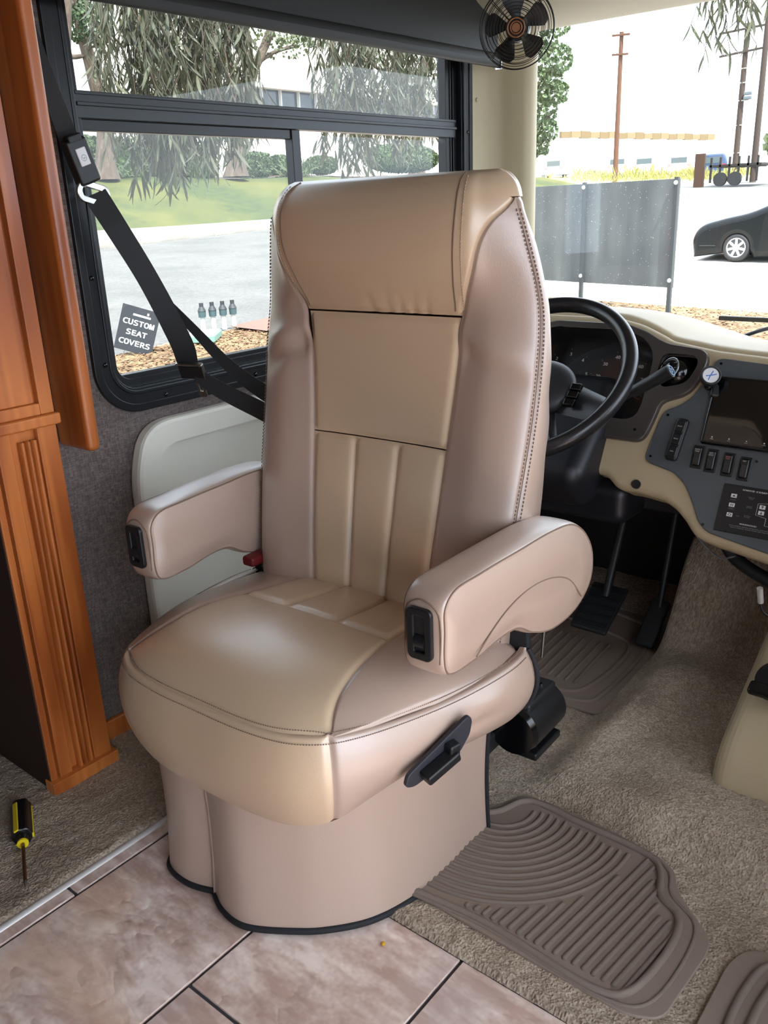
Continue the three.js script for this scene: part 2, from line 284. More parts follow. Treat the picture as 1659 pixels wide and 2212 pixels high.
// ---- wooden window side board and the pilaster
{
  const g = box2(-1.6, -1.487, 0.702, YC - 0.02, -0.918, -0.888, 0.012); metric(g);
  single('valance_side_board', 'tall cherry wood board beside the window with a rounded front edge', 'board', g, wood);
  const t = thing('wood_pilaster', 'tall cherry wood pilaster with fluted lower half at the left edge', 'cabinet', [-1.52, 0, -0.775]);
  const z0 = -0.068, z1 = 0.07;    // narrow front, facing inboard
  const b = (a, c, d, e, f, h, r = 0.002) => box2(a, c, d, e, f, h, r);
  part('carcass', b(-0.30, -0.012, 0.03, YC - 0.02, z0 + 0.002, z1 - 0.002), wood, t);
  part('end_panel', b(-0.62, -0.004, 0.012, 1.9, z1 - 0.0015, z1 + 0.003, 0.001), shadedPanelMat, t);
  part('base_moulding', b(-0.02, 0.014, 0.004, 0.034, z0 - 0.012, z1 + 0.006), wood, t);
  part('ledge_moulding', b(-0.02, 0.016, 0.768, 0.79, z0 - 0.008, z1 + 0.01, 0.004), wood, t);
  // lower half: two flat stiles, three reeds between, edge bead
  part('stile', b(-0.012, 0.003, 0.034, 0.768, z0 - 0.002, z0 + 0.038), wood, t);
  part('stile', b(-0.012, 0.003, 0.034, 0.768, z1 - 0.046, z1 - 0.018), wood, t);
  part('edge_strip', b(-0.014, 0.001, 0.034, 0.768, z1 - 0.013, z1 + 0.001), wood, t);
  for (let k = 0; k < 3; k++) { const r = part('reed', grid((s, q) => { const a = Math.PI * s; return [-0.009 + 0.0125 * Math.sin(a), lerp(0.034, 0.745, q), z0 + 0.0445 + k * 0.0125 - 0.0058 * Math.cos(a), s * 0.02 + k * 0.1, q * 0.72]; }, 10, 2), wood, t); r.name = 'reed'; }
  // upper half: framed recessed door panel
  part('door_stile', b(-0.012, 0.006, 0.79, 1.94, z0 - 0.002, z0 + 0.026), wood, t);
  part('door_rail', b(-0.012, 0.006, 0.79, 0.812, z0 + 0.026, z1), wood, t);
  part('door_panel', b(-0.012, -0.002, 0.812, 1.94, z0 + 0.032, z1), wood, t);
}
// ---- cream side panel below the driver window
{
  const t = thing('side_panel', 'cream moulded armrest panel on the wall below the driver window', 'panel');
  const s = softPoly([[1.047, 0.02], [1.047, 0.60], [1.085, 0.70], [1.70, 0.70], [1.70, 0.02]], 0.06);
  s.holes.push(softPoly([[1.088, 0.485], [1.088, 0.60], [1.125, 0.655], [1.66, 0.655], [1.66, 0.485]], 0.03));
  part('rim', onWall(s, XW + 0.0105, 0.018, 0.009), sideCream, t);
  part('recess', onWall(softPoly([[1.07, 0.47], [1.07, 0.61], [1.115, 0.67], [1.68, 0.67], [1.68, 0.47]], 0.03), XW + 0.001, 0.007), sideCream, t);
  part('hook', box2(XW + 0.008, XW + 0.014, 0.632, 0.637, -1.106, -1.102, 0.001), blackPlastic, t);
}

// ================================================================ MATS
function mat(name, label, outer, rim, arcs, ribs, group) {
  const t = thing(name, label, 'floor mat', [0, 0.012, 0], 0, group);
  const flat = (shape, d, bev) => { const g = extrude(shape, d, bev); g.rotateX(-Math.PI / 2); return g; };
  part('base', flat(softPoly(outer.map(([x, z]) => [x, -z]), 0.02), 0.003, 0.0015), rubber, t);
  for (const [loop, h, r = 0.0065] of rim) part('rim', tube(loop.map(([x, z]) => V(x, h, z)), r, 140, 8, true), rubber, t);
  for (const a of arcs) part('rib', tube(a.map(([x, z]) => V(x, 0.0045, z)), 0.0042, 28, 8), rubber, t);
  const bead = new THREE.CapsuleGeometry(0.0042, 1, 3, 8); bead.rotateX(Math.PI / 2);
  for (const [x0, z0, x1, z1] of ribs) { const L = Math.hypot(x1 - x0, z1 - z0); const g = new THREE.CapsuleGeometry(0.0042, Math.max(0.004, L - 0.0084), 3, 8); g.rotateX(Math.PI / 2); g.rotateY(Math.atan2(x1 - x0, z1 - z0)); const m = part('rib', g, rubber, t); m.position.set((x0 + x1) / 2, 0.0045, (z0 + z1) / 2); }
  return t;
}
{
  const outer = [[-0.93, -0.928], [-0.357, -0.922], [-0.312, -0.945], [-0.302, -1.10], [-0.31, -1.131], [-0.345, -1.158], [-0.388, -1.195], [-0.41, -1.24], [-0.456, -1.258], [-0.70, -1.268], [-0.728, -1.262], [-0.751, -1.20], [-0.79, -1.178], [-0.93, -1.172]];
  const inner = [[-0.915, -0.942], [-0.60, -0.941], [-0.39, -0.936], [-0.366, -0.96], [-0.352, -1.10], [-0.366, -1.142], [-0.405, -1.168], [-0.424, -1.215], [-0.448, -1.242], [-0.60, -1.252], [-0.70, -1.254], [-0.718, -1.24], [-0.741, -1.186], [-0.78, -1.16], [-0.915, -1.158]];
  const step = [[-0.92, -0.935], [-0.60, -0.934], [-0.372, -0.93], [-0.338, -0.955], [-0.326, -1.10], [-0.34, -1.145], [-0.392, -1.182], [-0.414, -1.228], [-0.452, -1.25], [-0.70, -1.262], [-0.725, -1.25], [-0.745, -1.193], [-0.787, -1.169], [-0.92, -1.165]];
  const cx = -0.745, cz = -1.212, arcs = [];
  for (let k = 0; k < 13; k++) {
    const R = 0.064 + k * 0.016, pts = [];
    for (let a = 0; a <= 40; a++) { const q = lerp(-0.28, 2.6, a / 40), x = cx + R * Math.cos(q), z = cz + R * Math.sin(q) * 1.0; if (z > -1.240 && z < -0.955 && x > -0.9) pts.push([x, z]); }
    if (pts.length > 3) arcs.push(pts);
  }
  const ribs = [];
  for (let x = -0.655; x < -0.37; x += 0.0165) {
    const top = (xx) => (xx > -0.395 ? -1.125 : xx > -0.41 ? -1.15 : xx > -0.428 ? -1.195 : xx > -0.445 ? -1.225 : -1.238);
    const R = 0.256 + 0.012, lean = (z) => x + 0.12 * (-0.952 - z); let z1 = -0.956; while (z1 > top(lean(z1)) && Math.hypot(lean(z1) - cx, z1 - cz) > R) z1 -= 0.002;
    if (-0.952 - z1 > 0.008) ribs.push([x, -0.952, x + 0.12 * (-0.952 - z1), z1]);
  }
  mat('floor_mat', 'brown ribbed rubber mat beside the chair pedestal', outer, [[inner, 0.006], [step, 0.0042, 0.0032]], arcs, ribs, 'brown rubber mats');
  const o2 = [[0.35, -0.92], [-0.20, -0.905], [-0.268, -0.945], [-0.268, -1.10], [-0.255, -1.14], [-0.22, -1.158], [-0.10, -1.16], [0.35, -1.16]];
  const i2 = [[0.34, -0.935], [-0.19, -0.92], [-0.225, -0.95], [-0.23, -1.09], [-0.215, -1.13], [-0.10, -1.148], [0.34, -1.148]];
  const i3 = [[0.335, -0.945], [-0.17, -0.935], [-0.20, -0.96], [-0.205, -1.08], [-0.19, -1.118], [-0.10, -1.135], [0.335, -1.135]];
  const r2 = []; for (let x = -0.17; x < 0.32; x += 0.0165) r2.push([x, -0.955, x + 0.01, -1.115]);
  mat('floor_mat', 'brown ribbed rubber mat cut off by the bottom right corner', o2, [[i2, 0.005], [i3, 0.005]], [], r2, 'brown rubber mats');
  const o3 = [[-1.2, -1.618], [-0.816, -1.606], [-0.742, -1.610], [-0.724, -1.645], [-0.724, -1.854], [-0.752, -2.10], [-0.80, -2.14], [-1.2, -2.14]];
  const i4 = [[-1.18, -1.665], [-0.86, -1.655], [-0.82, -1.675], [-0.805, -1.72], [-0.80, -1.90], [-0.82, -1.96], [-0.86, -1.985], [-1.18, -1.985]];
  const i5 = [[-1.19, -1.64], [-0.82, -1.63], [-0.775, -1.65], [-0.765, -1.70], [-0.77, -1.93], [-0.80, -2.05], [-0.84, -2.09], [-1.19, -2.09]];
  const r3 = []; for (let x = -1.15; x < -0.83; x += 0.0235) r3.push([x, -1.70, x - 0.015, -1.93]);
  mat('floor_mat', 'dark brown ribbed mat in the driver footwell under the steering column', o3, [[i4, 0.004], [i5, 0.004]], [], r3, 'brown rubber mats');
}

// ================================================================ THE CAPTAIN CHAIR
{
  const chair = thing('captain_chair', 'two-tone tan leather swivel captain chair in the middle of the cockpit', 'chair', [-0.941, 0, -0.95], 2.2 * D2R);
  const ease = (s) => 0.5 - 0.5 * Math.cos(Math.PI * s);
  const UK = [0, 0.3, 0.45, 0.6, 0.7, 0.82, 1];
  // A panel of a parametric surface; it sinks into the seam along its edges.
  function panel(S, u0, u1, v0, v1, nu, nv, o = {}) {
    const { groove = 0.0045, width = 0.0065, puff = 0, sides = [1, 1, 1, 1], wrinkle } = o;
    const vm = (v0 + v1) / 2, dist = (a, b) => Math.hypot(a[0] - b[0], a[1] - b[1], a[2] - b[2]);
    const len = (f, n = 12) => { let L = 0, p = f(0); for (let i = 1; i <= n; i++) { const q = f(i / n); L += dist(p, q); p = q; } return L; };
    const W = len((s) => S(lerp(u0(vm), u1(vm), s), vm)), Hh = len((t) => { const v = lerp(v0, v1, t); return S(lerp(u0(v), u1(v), 0.5), v); });
    return grid((a, b) => {
      const s = ease(a), t = ease(b), v = lerp(v0, v1, t), u = lerp(u0(v), u1(v), s), e = 1e-3;
      const p = S(u, v), pu0 = S(u - e, v), pu1 = S(u + e, v), pv0 = S(u, v - e), pv1 = S(u, v + e);
      const n = V(pu1[0] - pu0[0], pu1[1] - pu0[1], pu1[2] - pu0[2]).cross(V(pv1[0] - pv0[0], pv1[1] - pv0[1], pv1[2] - pv0[2]));
      if (n.lengthSq() < 1e-16) n.set(0, 1, 0); n.normalize();
      const c = o.out ? o.out(p) : null; if (c && n.dot(c) < 0) n.negate();
      const Wl = W;
      let d = 0; const g = (x) => Math.exp(-((x / width) ** 2));
      if (sides[0]) d -= groove * g(s * Wl); if (sides[1]) d -= groove * g((1 - s) * Wl); if (sides[2]) d -= groove * g(t * Hh); if (sides[3]) d -= groove * g((1 - t) * Hh);
      d = Math.max(d, -groove);
      d += puff * Math.sin(Math.PI * s) ** 0.6 * Math.sin(Math.PI * t) ** 0.6;
      if (wrinkle) d += wrinkle(s, t, p);
      return [p[0] + n.x * d, p[1] + n.y * d, p[2] + n.z * d, s * W, t * Hh];
    }, nu, nv);
  }
  function stitches(curve, n, mat, parent, r = 0.0009, fill = 0.62) {
    const list = [];
    for (let i = 0; i < n; i++) { const a = curve(i / n), b = curve((i + fill) / n); list.push(bar(a, b, r, r, 5)); }
    const m = part('stitching', merge(list), mat, parent); m.userData.kind = 'stuff'; return m;
  }
  // ---------------- backrest
  const rows = [ // y, centre z, seam A x z, bolster crest x z, seam B x z, flank x z, rear corner x z, rear z
    [0.4, -0.112, 0.125, -0.109, 0.205, -0.095, 0.268, -0.118, 0.273, -0.182, 0.232, -0.267, -0.285],
    [0.5, -0.122, 0.13, -0.118, 0.212, -0.104, 0.276, -0.126, 0.28, -0.202, 0.237, -0.277, -0.295],
    [0.65, -0.15, 0.14, -0.145, 0.22, -0.13, 0.287, -0.155, 0.288, -0.222, 0.242, -0.287, -0.305],
    [0.8, -0.178, 0.15, -0.173, 0.226, -0.16, 0.294, -0.19, 0.293, -0.242, 0.244, -0.295, -0.312],
    [0.9, -0.19, 0.158, -0.187, 0.228, -0.178, 0.295, -0.208, 0.292, -0.25, 0.242, -0.295, -0.312],
    [0.97, -0.186, 0.164, -0.189, 0.226, -0.19, 0.29, -0.22, 0.286, -0.254, 0.239, -0.292, -0.308],
    [1.02, -0.16, 0.172, -0.168, 0.225, -0.186, 0.282, -0.218, 0.278, -0.248, 0.234, -0.288, -0.304],
    [1.07, -0.145, 0.18, -0.152, 0.222, -0.176, 0.27, -0.213, 0.267, -0.241, 0.225, -0.281, -0.297],
    [1.12, -0.148, 0.182, -0.154, 0.218, -0.174, 0.256, -0.208, 0.252, -0.23, 0.213, -0.267, -0.282],
    [1.155, -0.164, 0.178, -0.169, 0.208, -0.185, 0.24, -0.211, 0.24, -0.233, 0.208, -0.2665, -0.277],
    [1.174, -0.19, 0.172, -0.193, 0.197, -0.202, 0.22, -0.217, 0.2218, -0.2338, 0.1998, -0.256, -0.2624],
    [1.18, -0.222, 0.168, -0.223, 0.19, -0.224, 0.208, -0.226, 0.209, -0.229, 0.195, -0.232, -0.234],
  ];
  const back = (u, v) => {                    // u in -1..1 round from the front centre, v height
    const k = catmull(rows, clamp(v, 0.4, 1.18)), sg = u < 0 ? -1 : 1, a = clamp(Math.abs(u), 0, 1);
    const xs = [[0, 0, k[0]], [UK[1], k[1], k[2]], [UK[2], k[3], k[4]], [UK[3], k[5], k[6]], [UK[4], k[7], k[8]], [UK[5], k[9], k[10]], [1, 0, k[11]]];
    const ext = [[-0.3, -k[1], k[2]], ...xs];
    const q = catmull(ext, a);
    return [(sg < 0 ? -0.955 : 1) * q[0], v, q[1]];
  };
  const out = (p) => V(p[0], 0, p[2] + 0.23);
  const bk = new THREE.Group(); bk.name = 'backrest'; bk.position.x = -0.003; chair.add(bk);
  const flare = (v) => catmull([[0.9, 0.3], [0.965, 0.305], [1.02, 0.345], [1.07, 0.40], [1.105, 0.47], [1.128, 0.56], [1.14, 0.6], [1.3, 0.6]], v)[0];    // edge of the head panel
  const gather = (s, t) => -0.0022 * Math.exp(-(((t) / 0.14) ** 2)) * Math.max(0, Math.sin(s * 62 + Math.sin(s * 9) * 3)) * smooth(0.25, 0.5, s) * smooth(0.95, 0.75, s);
  part('headrest_panel', panel(back, (v) => -flare(v), flare, 0.965, 1.1395, 90, 60, { sides: [1, 1, 1, 0], out, groove: 0.005, wrinkle: gather }), lightLeather, bk);
  part('headrest_cap', panel(back, () => -1, () => 1, 1.1395, 1.1797, 160, 24, { sides: [0, 0, 0, 0], out }), lightLeather, bk);
  part('centre_panel', panel(back, () => -0.3, () => 0.3, 0.752, 0.962, 50, 40, { out, puff: 0.004 }), lightLeather, bk);
  for (let k = 0; k < 3; k++) part('lower_rib', panel(back, () => -0.3 + 0.2 * k, () => -0.1 + 0.2 * k, 0.41, 0.75, 26, 44, { out, puff: 0.005 }), lightLeather, bk);
  const foldR = (s, t, p) => -0.006 * Math.exp(-(((p[1] - 0.90 + (s - 0.2) * 0.05) / 0.018) ** 2)) * smooth(0.0, 0.15, s) * smooth(1, 0.55, s) + 0.005 * Math.exp(-(((p[1] - 0.93 + (s - 0.2) * 0.05) / 0.02) ** 2)) * smooth(1, 0.5, s);
  for (const sg of [-1, 1]) {
    const lo = sg < 0 ? () => -0.6 : flare, hi = sg < 0 ? (v) => -flare(v) : () => 0.6;
    part('bolster', panel(back, lo, hi, 0.41, 1.1395, 44, 90, { out, sides: [1, 1, 0, 0], wrinkle: sg > 0 ? foldR : (s, t, p) => foldR(1 - s, t, p) * 1.6 }), taupeLeather, bk);
    part('side_panel', panel(back, sg < 0 ? () => -0.83 : () => 0.6, sg < 0 ? () => -0.6 : () => 0.83, 0.41, 1.1395, 26, 90, { out, sides: sg < 0 ? [0, 1, 0, 1] : [1, 0, 0, 1], groove: 0.003, wrinkle: (s, t) => 0.0025 * Math.sin(t * 40) * Math.exp(-(((t - 0.6) / 0.18) ** 2)) * s }), taupeLeather, bk);
    for (const off of [-0.012, 0.012]) stitches((t) => { const p = back(sg * (0.6 + off), lerp(0.45, 1.125, t)); return [p[0] * 1.003, p[1], p[2] + 0.0015]; }, 110, threadMat, bk);
    // seam along the head panel edge
    const hs = (t) => { const v = lerp(0.972, 1.176, t), p = back(sg * lerp(0.285, 0.30, t), v); return V(p[0], p[1] + 0.0008, p[2] + 0.0006); };
    part('headrest_piping', tube(Array.from({ length: 24 }, (_, i) => hs(i / 23)), 0.0012, 60, 6), threadMat, bk);
    stitches((t) => { const v = lerp(0.975, 1.172, t), p = back(sg * lerp(0.315, 0.325, t), v); return [p[0], p[1] + 0.001, p[2] + 0.001]; }, 46, paleThread, bk);
  }
  part('rear_panel', panel(back, () => 0.83, () => 1, 0.41, 1.1395, 12, 40, { out, sides: [0, 0, 0, 0] }), taupeLeather, bk);
  part('rear_panel', panel(back, () => -1, () => -0.83, 0.41, 1.1395, 12, 40, { out, sides: [0, 0, 0, 0] }), taupeLeather, bk);
  // ---------------- seat cushion
  const st = new THREE.Group(); st.name = 'seat'; st.position.x = -0.006; st.scale.x = 1.025; chair.add(st);
  const edge = [ // arc position, x, z, y of the stitched rim on one half, from the front centre to the rear
    [0, 0, 0.284, 0.453], [0.12, 0.09, 0.283, 0.453], [0.24, 0.165, 0.272, 0.454], [0.32, 0.21, 0.248, 0.455], [0.40, 0.236, 0.212, 0.453], [0.52, 0.262, 0.150, 0.449], [0.66, 0.288, 0.07, 0.446], [0.80, 0.304, -0.01, 0.443], [0.92, 0.312, -0.09, 0.440], [1, 0.308, -0.15, 0.438]];
  const EC = 0.335;                                  // the corner of the front band
  const E = (e) => { const q = catmull([[-0.12, -0.09, 0.283, 0.453], ...edge], clamp(Math.abs(e), 0, 1)); return [Math.sign(e || 1) * q[0], q[1], q[2]]; };   // x, z, y
  const top = (a, b) => {
    const sg = Math.sign(a) || 1, aa = Math.min(1, Math.abs(a));
    const F = E(aa * EC), Sd = E(lerp(EC, 1, b)), Fc = E(EC);
    const x = sg * lerp(F[0], F[0] + (Sd[0] - Fc[0]) * aa, 1), z = lerp(F[1], lerp(-0.15, Sd[1], aa ** 6), 1);
    const zz = lerp(F[1], -0.15, b) * (1 - aa ** 6) + Sd[1] * aa ** 6;
    const ye = lerp(F[2], Sd[2], aa * b);
    const df = (F[1] - zz), ds = Math.max(0, Math.abs(Sd[0]) - Math.abs(x));
    const rise = 0.058 * (1 - Math.exp(-df / 0.055)) * (1 - Math.exp(-ds / 0.06)) - 0.034 * smooth(0.3, 1, b) * (1 - 0.5 * aa * aa);
    return [x, ye + rise, zz];
  };
  const up = () => V(0, 1, 0);
  const seamA = (b) => catmull([[0, 1], [0.1, 0.83], [0.22, 0.70], [0.4, 0.585], [0.65, 0.48], [1, 0.42]], clamp(b, 0, 1))[0];
  const sw = (a, b) => top(a, b);
  part('centre_panel', panel((u, v) => sw(u, v), (v) => -seamA(v), (v) => seamA(v), 0.001, 0.60, 60, 60, { out: up, groove: 0.004 }), lightLeather, st);
  for (let k = 0; k < 3; k++) part('rear_rib', panel(sw, (v) => seamA(v) * (-1 + (2 * k) / 3), (v) => seamA(v) * (-1 + (2 * (k + 1)) / 3), 0.602, 0.999, 20, 30, { out: up, puff: 0.004 }), lightLeather, st);
  for (const sg of [-1, 1]) part('side_panel', panel(sw, sg < 0 ? () => -0.999 : seamA, sg < 0 ? (v) => -seamA(v) : () => 0.999, 0.001, 0.999, 40, 60, { out: up, groove: 0.004 }), taupeLeather, st);
  const bot = (e) => catmull([[0, 0.292], [0.2, 0.298], [0.33, 0.312], [0.45, 0.335], [0.62, 0.352], [0.8, 0.343], [1, 0.325]], Math.abs(e))[0];
  const band = (e, w) => {                           // w 0 rim, 1 bottom
    const p = E(e), h = 1e-3, q = E(clamp(e + h, -1, 1)), r = E(clamp(e - h, -1, 1)); let nx = q[1] - r[1], nz = -(q[0] - r[0]); const l = Math.hypot(nx, nz) || 1; nx /= l; nz /= l;
    if (nx * p[0] + nz * (p[1] + 0.02) < 0) { nx = -nx; nz = -nz; }
    const o = w < 0 ? 0.14 * w : 0.022 * Math.sin(Math.PI * Math.min(1, w * 0.82)) ** 0.8 - 0.018 * w * w;
    return [p[0] + nx * o, w < 0 ? p[2] + 0.02 * w : lerp(p[2], bot(e), w), p[1] + nz * o];
  };
  const away = (p) => V(p[0], 0, p[2] + 0.02);
  part('front_band', panel(band, () => -EC, () => EC, -0.09, 1, 80, 36, { out: away, groove: 0.003, sides: [1, 1, 0, 0] }), lightLeather, st);
  for (const sg of [-1, 1]) {
    part('side_band', panel(band, sg < 0 ? () => -1 : () => EC, sg < 0 ? () => -EC : () => 1, -0.09, 1, 70, 36, { out: away, groove: 0.003, sides: [1, 1, 0, 0], wrinkle: (s, t, p) => 0.004 * Math.exp(-(((t - 0.35) / 0.12) ** 2) - (((p[2] + 0.02) / 0.05) ** 2)) - 0.004 * Math.exp(-(((t - 0.6) / 0.12) ** 2) - (((p[2] - 0.02) / 0.05) ** 2)) }), taupeLeather, st);
    part('end_piping', tube(Array.from({ length: 10 }, (_, i) => { const p = band(sg, i / 9); return V(p[0], p[1], p[2] - 0.002); }), 0.004, 20, 6), blackTrim, st);
  }
  part('underside', grid((a, b) => { const e = lerp(-1, 1, a), p = band(e, 1); return [p[0] * lerp(1, 0.6, b), p[1] + 0.01 * b, lerp(p[2], -0.05, b * 0.4)]; }, 60, 3), taupeLeather, st);
  part('rear_closing', grid((a, b) => [lerp(-0.305, 0.305, a), lerp(0.325, 0.47, b), -0.15], 8, 4), blackTrim, st);
  for (const w of [-1, 1]) stitches((t) => { const e = lerp(-0.98, 0.98, t); const p = w < 0 ? E(e) : null; if (w < 0) { const q = top(clamp(e / EC, -1, 1), 0.008); if (Math.abs(e) < EC) return [q[0], q[1] + 0.0015, q[2] - 0.002]; const m = E(e); return [m[0] * 0.984, m[2] + 0.0045, m[1] - 0.002]; } const q = band(e, 0.05); return [q[0] * 1.004, q[1], q[2] + 0.001]; }, 330, threadMat, st, 0.0008, 0.55);
  // ---------------- armrests
  const prof = [[0.128, 0.530], [0.133, 0.60], [0.131, 0.632], [0.112, 0.650], [0.05, 0.656], [-0.05, 0.661], [-0.15, 0.660], [-0.215, 0.650], [-0.258, 0.620], [-0.285, 0.575], [-0.282, 0.527], [-0.240, 0.492], [-0.16, 0.481], [-0.10, 0.497], [-0.055, 0.520], [-0.005, 0.527], [0.07, 0.522]];
  const armShape = (() => { const c = new THREE.CatmullRomCurve3(prof.map(([z, y]) => V(z, y, 0)), true, 'centripetal'); return c.getPoints(120).map((p) => [p.x, p.y]); })();
  const ctr = [-0.06, 0.575];
  for (const sg of [-1, 1]) {
    const arm = new THREE.Group(); arm.name = 'armrest'; chair.add(arm);
    const kin = sg > 0 ? 0.026 : 0.02, ax = (z) => -sg * kin * (z + 0.25) / 0.38, xf = ax(0.13);
    const x0 = 0.292, x1 = 0.358, xm = (x0 + x1) / 2, hw = (x1 - x0) / 2;
    // rim wall with rounded shoulders, then the two puffed faces
    const ringAt = (s, w) => { const i = s * (armShape.length - 1), k = Math.floor(i) % (armShape.length - 1), f = i - Math.floor(i), p = armShape[k], q = armShape[k + 1]; const z = lerp(p[0], q[0], f), y = lerp(p[1], q[1], f); const a = lerp(-Math.PI / 2, Math.PI / 2, w), inset = 0.013 * (1 - Math.abs(Math.cos(a)) ** 0.55); const dz = z - ctr[0], dy = y - ctr[1], l = Math.hypot(dz, dy); return [sg * (xm + hw * Math.sign(Math.sin(a)) * Math.abs(Math.sin(a)) ** 0.75) + ax(z), y - dy / l * inset, z - dz / l * inset, s * 1.0, w * 0.09]; };
    part('pad_rim', grid((s, w) => ringAt(s, w), 240, 16), taupeLeather, arm);
    for (const f of [-1, 1]) { const pf = part('pad_face', grid((s, r) => { const p = ringAt(s, f > 0 ? 1 : 0), k = 1 - r; const cz = clamp(p[2], -0.2, 0.09), cy = 0.578; return [p[0] - ax(p[2]) + ax(lerp(p[2], cz, r)) + sg * f * 0.007 * Math.sin(Math.PI / 2 * Math.min(1, r * 1.5)), lerp(p[1], cy, r), lerp(p[2], cz, r), p[2], p[1]]; }, 240, 12), taupeLeather, arm); const nn = pf.geometry.attributes.normal; for (let q = 9 * 241; q < 13 * 241; q++) nn.setXYZ(q, sg * f, 0, 0); const f0 = V(nn.getX(7 * 241), 0, 0); if (f0.x * sg * f < 0) for (let q = 9 * 241; q < 13 * 241; q++) nn.setXYZ(q, -sg * f, 0, 0); }
    for (const f of [-1, 1]) part('piping', tube(Array.from({ length: 90 }, (_, i) => { const p = ringAt(i / 90, f > 0 ? 0.93 : 0.07); return V(p[0], p[1], p[2]); }), 0.0013, 220, 6, true), threadMat, arm);
    // curved seam of the outer face
    part('face_seam', tube([[0.066, 0.535], [0.022, 0.562], [-0.021, 0.58], [-0.073, 0.589], [-0.136, 0.583], [-0.19, 0.56], [-0.232, 0.515]].map(([z, y]) => V(sg * (x1 + 0.0072) + ax(z), y, z)), 0.0012, 60, 6), threadMat, arm);
    // black tilt control on the front end
    const ctl = new THREE.Group(); ctl.name = 'tilt_control'; ctl.position.x = xf; arm.add(ctl);
    const fr = rrect(-0.0185, -0.037, 0.0185, 0.037, 0.008); fr.holes.push(rrect(-0.0105, -0.029, 0.0105, 0.029, 0.004, THREE.Path));
    const fg = extrude(fr, 0.004, 0.0018); fg.translate(sg * xm, 0.590, 0.1355); part('surround', fg, blackPlastic, ctl);
    part('well', box2(sg * xm - 0.011, sg * xm + 0.011, 0.560, 0.62, 0.128, 0.1368), satinBlack, ctl);
    part('wheel', cyl(0.012, 0.012, 0.017, 20, [sg * xm, 0.578, 0.1315], 'x'), blackPlastic, ctl);
    part('nose_seam', tube([[-0.027, 0.548], [-0.029, 0.60], [-0.024, 0.625], [0, 0.638], [0.024, 0.625], [0.029, 0.60], [0.027, 0.548]].map(([x, y]) => V(sg * xm + x + xf, y, 0.131)), 0.0012, 40, 6), threadMat, arm);
  }
  // ---------------- skirt round the pedestal
  const sk = new THREE.Group(); sk.name = 'pedestal_skirt'; chair.add(sk);
  const loop = [[0.222, -0.18], [0.217, -0.13], [0.216, -0.062], [0.205, 0.035], [0.174, 0.12], [0.124, 0.178], [0.086, 0.206], [0.003, 0.247], [-0.05, 0.243], [-0.086, 0.228]];
  const flap = [[-0.07, 0.205], [-0.095, 0.221], [-0.155, 0.235], [-0.215, 0.222], [-0.24, 0.17], [-0.243, 0.08], [-0.243, -0.18]];
  const skirt = (pts, name, y1) => {
    const c = new THREE.CatmullRomCurve3(pts.map(([x, z]) => V(x, 0, z)), false, 'centripetal');
    const at = (s, y) => { const p = c.getPointAt(s), k = 1 + 0.03 * (y / 0.36) ** 2 - 0.045 * Math.sin(Math.PI * Math.min(1, y / 0.36)) * 0.6; return [p.x * k - 0.006 * (1 - y / 0.36), y, p.z * lerp(1, k, 0.8) + 0.002 * Math.sin(s * 9 + y * 8)]; };
    part(name, grid((s, t) => { const y = lerp(0.010, y1, t), p = at(s, y); return [...p, s * 0.8, y]; }, 80, 30), taupeLeather, sk);
    part('hem_piping', tube(Array.from({ length: 40 }, (_, i) => { const p = at(i / 39, 0.010); return V(p[0], 0.0085, p[2]); }), 0.0062, 90, 8), blackTrim, sk);
    return at;
  };
  const am = skirt(loop, 'main_panel', 0.37); skirt(flap, 'side_flap', 0.37);
  part('seam', tube(Array.from({ length: 16 }, (_, i) => { const p = am(1, 0.012 + i * 0.0235); return V(p[0] - 0.002, p[1], p[2] - 0.001); }), 0.0028, 40, 8), taupeLeather, sk);
  part('edge_piping', tube(Array.from({ length: 16 }, (_, i) => { const p = am(0, 0.010 + i * 0.0165); return V(p[0] + 0.002, p[1], p[2] - 0.003); }), 0.0042, 40, 8), blackTrim, sk);
  part('pedestal', box2(-0.16, 0.16, 0.0, 0.31, -0.22, 0.14, 0.02), satinBlack, chair);
  // ---------------- power seat control on the side
  const cp = new THREE.Group(); cp.name = 'seat_control'; cp.position.set(0.306, 0.395, 0.105); cp.rotation.set(0, -0.27, -0.1, 'YXZ'); chair.add(cp);
  { const s = softPoly([[-0.062, -0.018], [-0.066, -0.036], [-0.05, -0.042], [0.035, -0.022], [0.052, 0.002], [0.055, 0.026], [0.048, 0.036]], 0.007); const g = extrude(s, 0.004, 0.0015); g.rotateY(Math.PI / 2); g.scale(1, 1, 1); part('plate', g, P({ color: 0x2b2c33, roughness: 0.5 }), cp);
    const r = rbox(0.022, 0.017, 0.062, 0.004, 2); r.rotateX(0.32); r.translate(0.016, -0.017, 0.012); part('rocker', r, blackPlastic, cp);
    const r2 = rbox(0.018, 0.024, 0.02, 0.004, 2); r2.translate(0.012, -0.002, -0.012); part('recline_switch', r2, blackPlastic, cp); }
  // ---------------- recliner motor behind the seat
  const mo = new THREE.Group(); mo.name = 'seat_motor'; mo.position.set(0.225, 0.19, -0.325); mo.scale.setScalar(1.16); chair.add(mo);
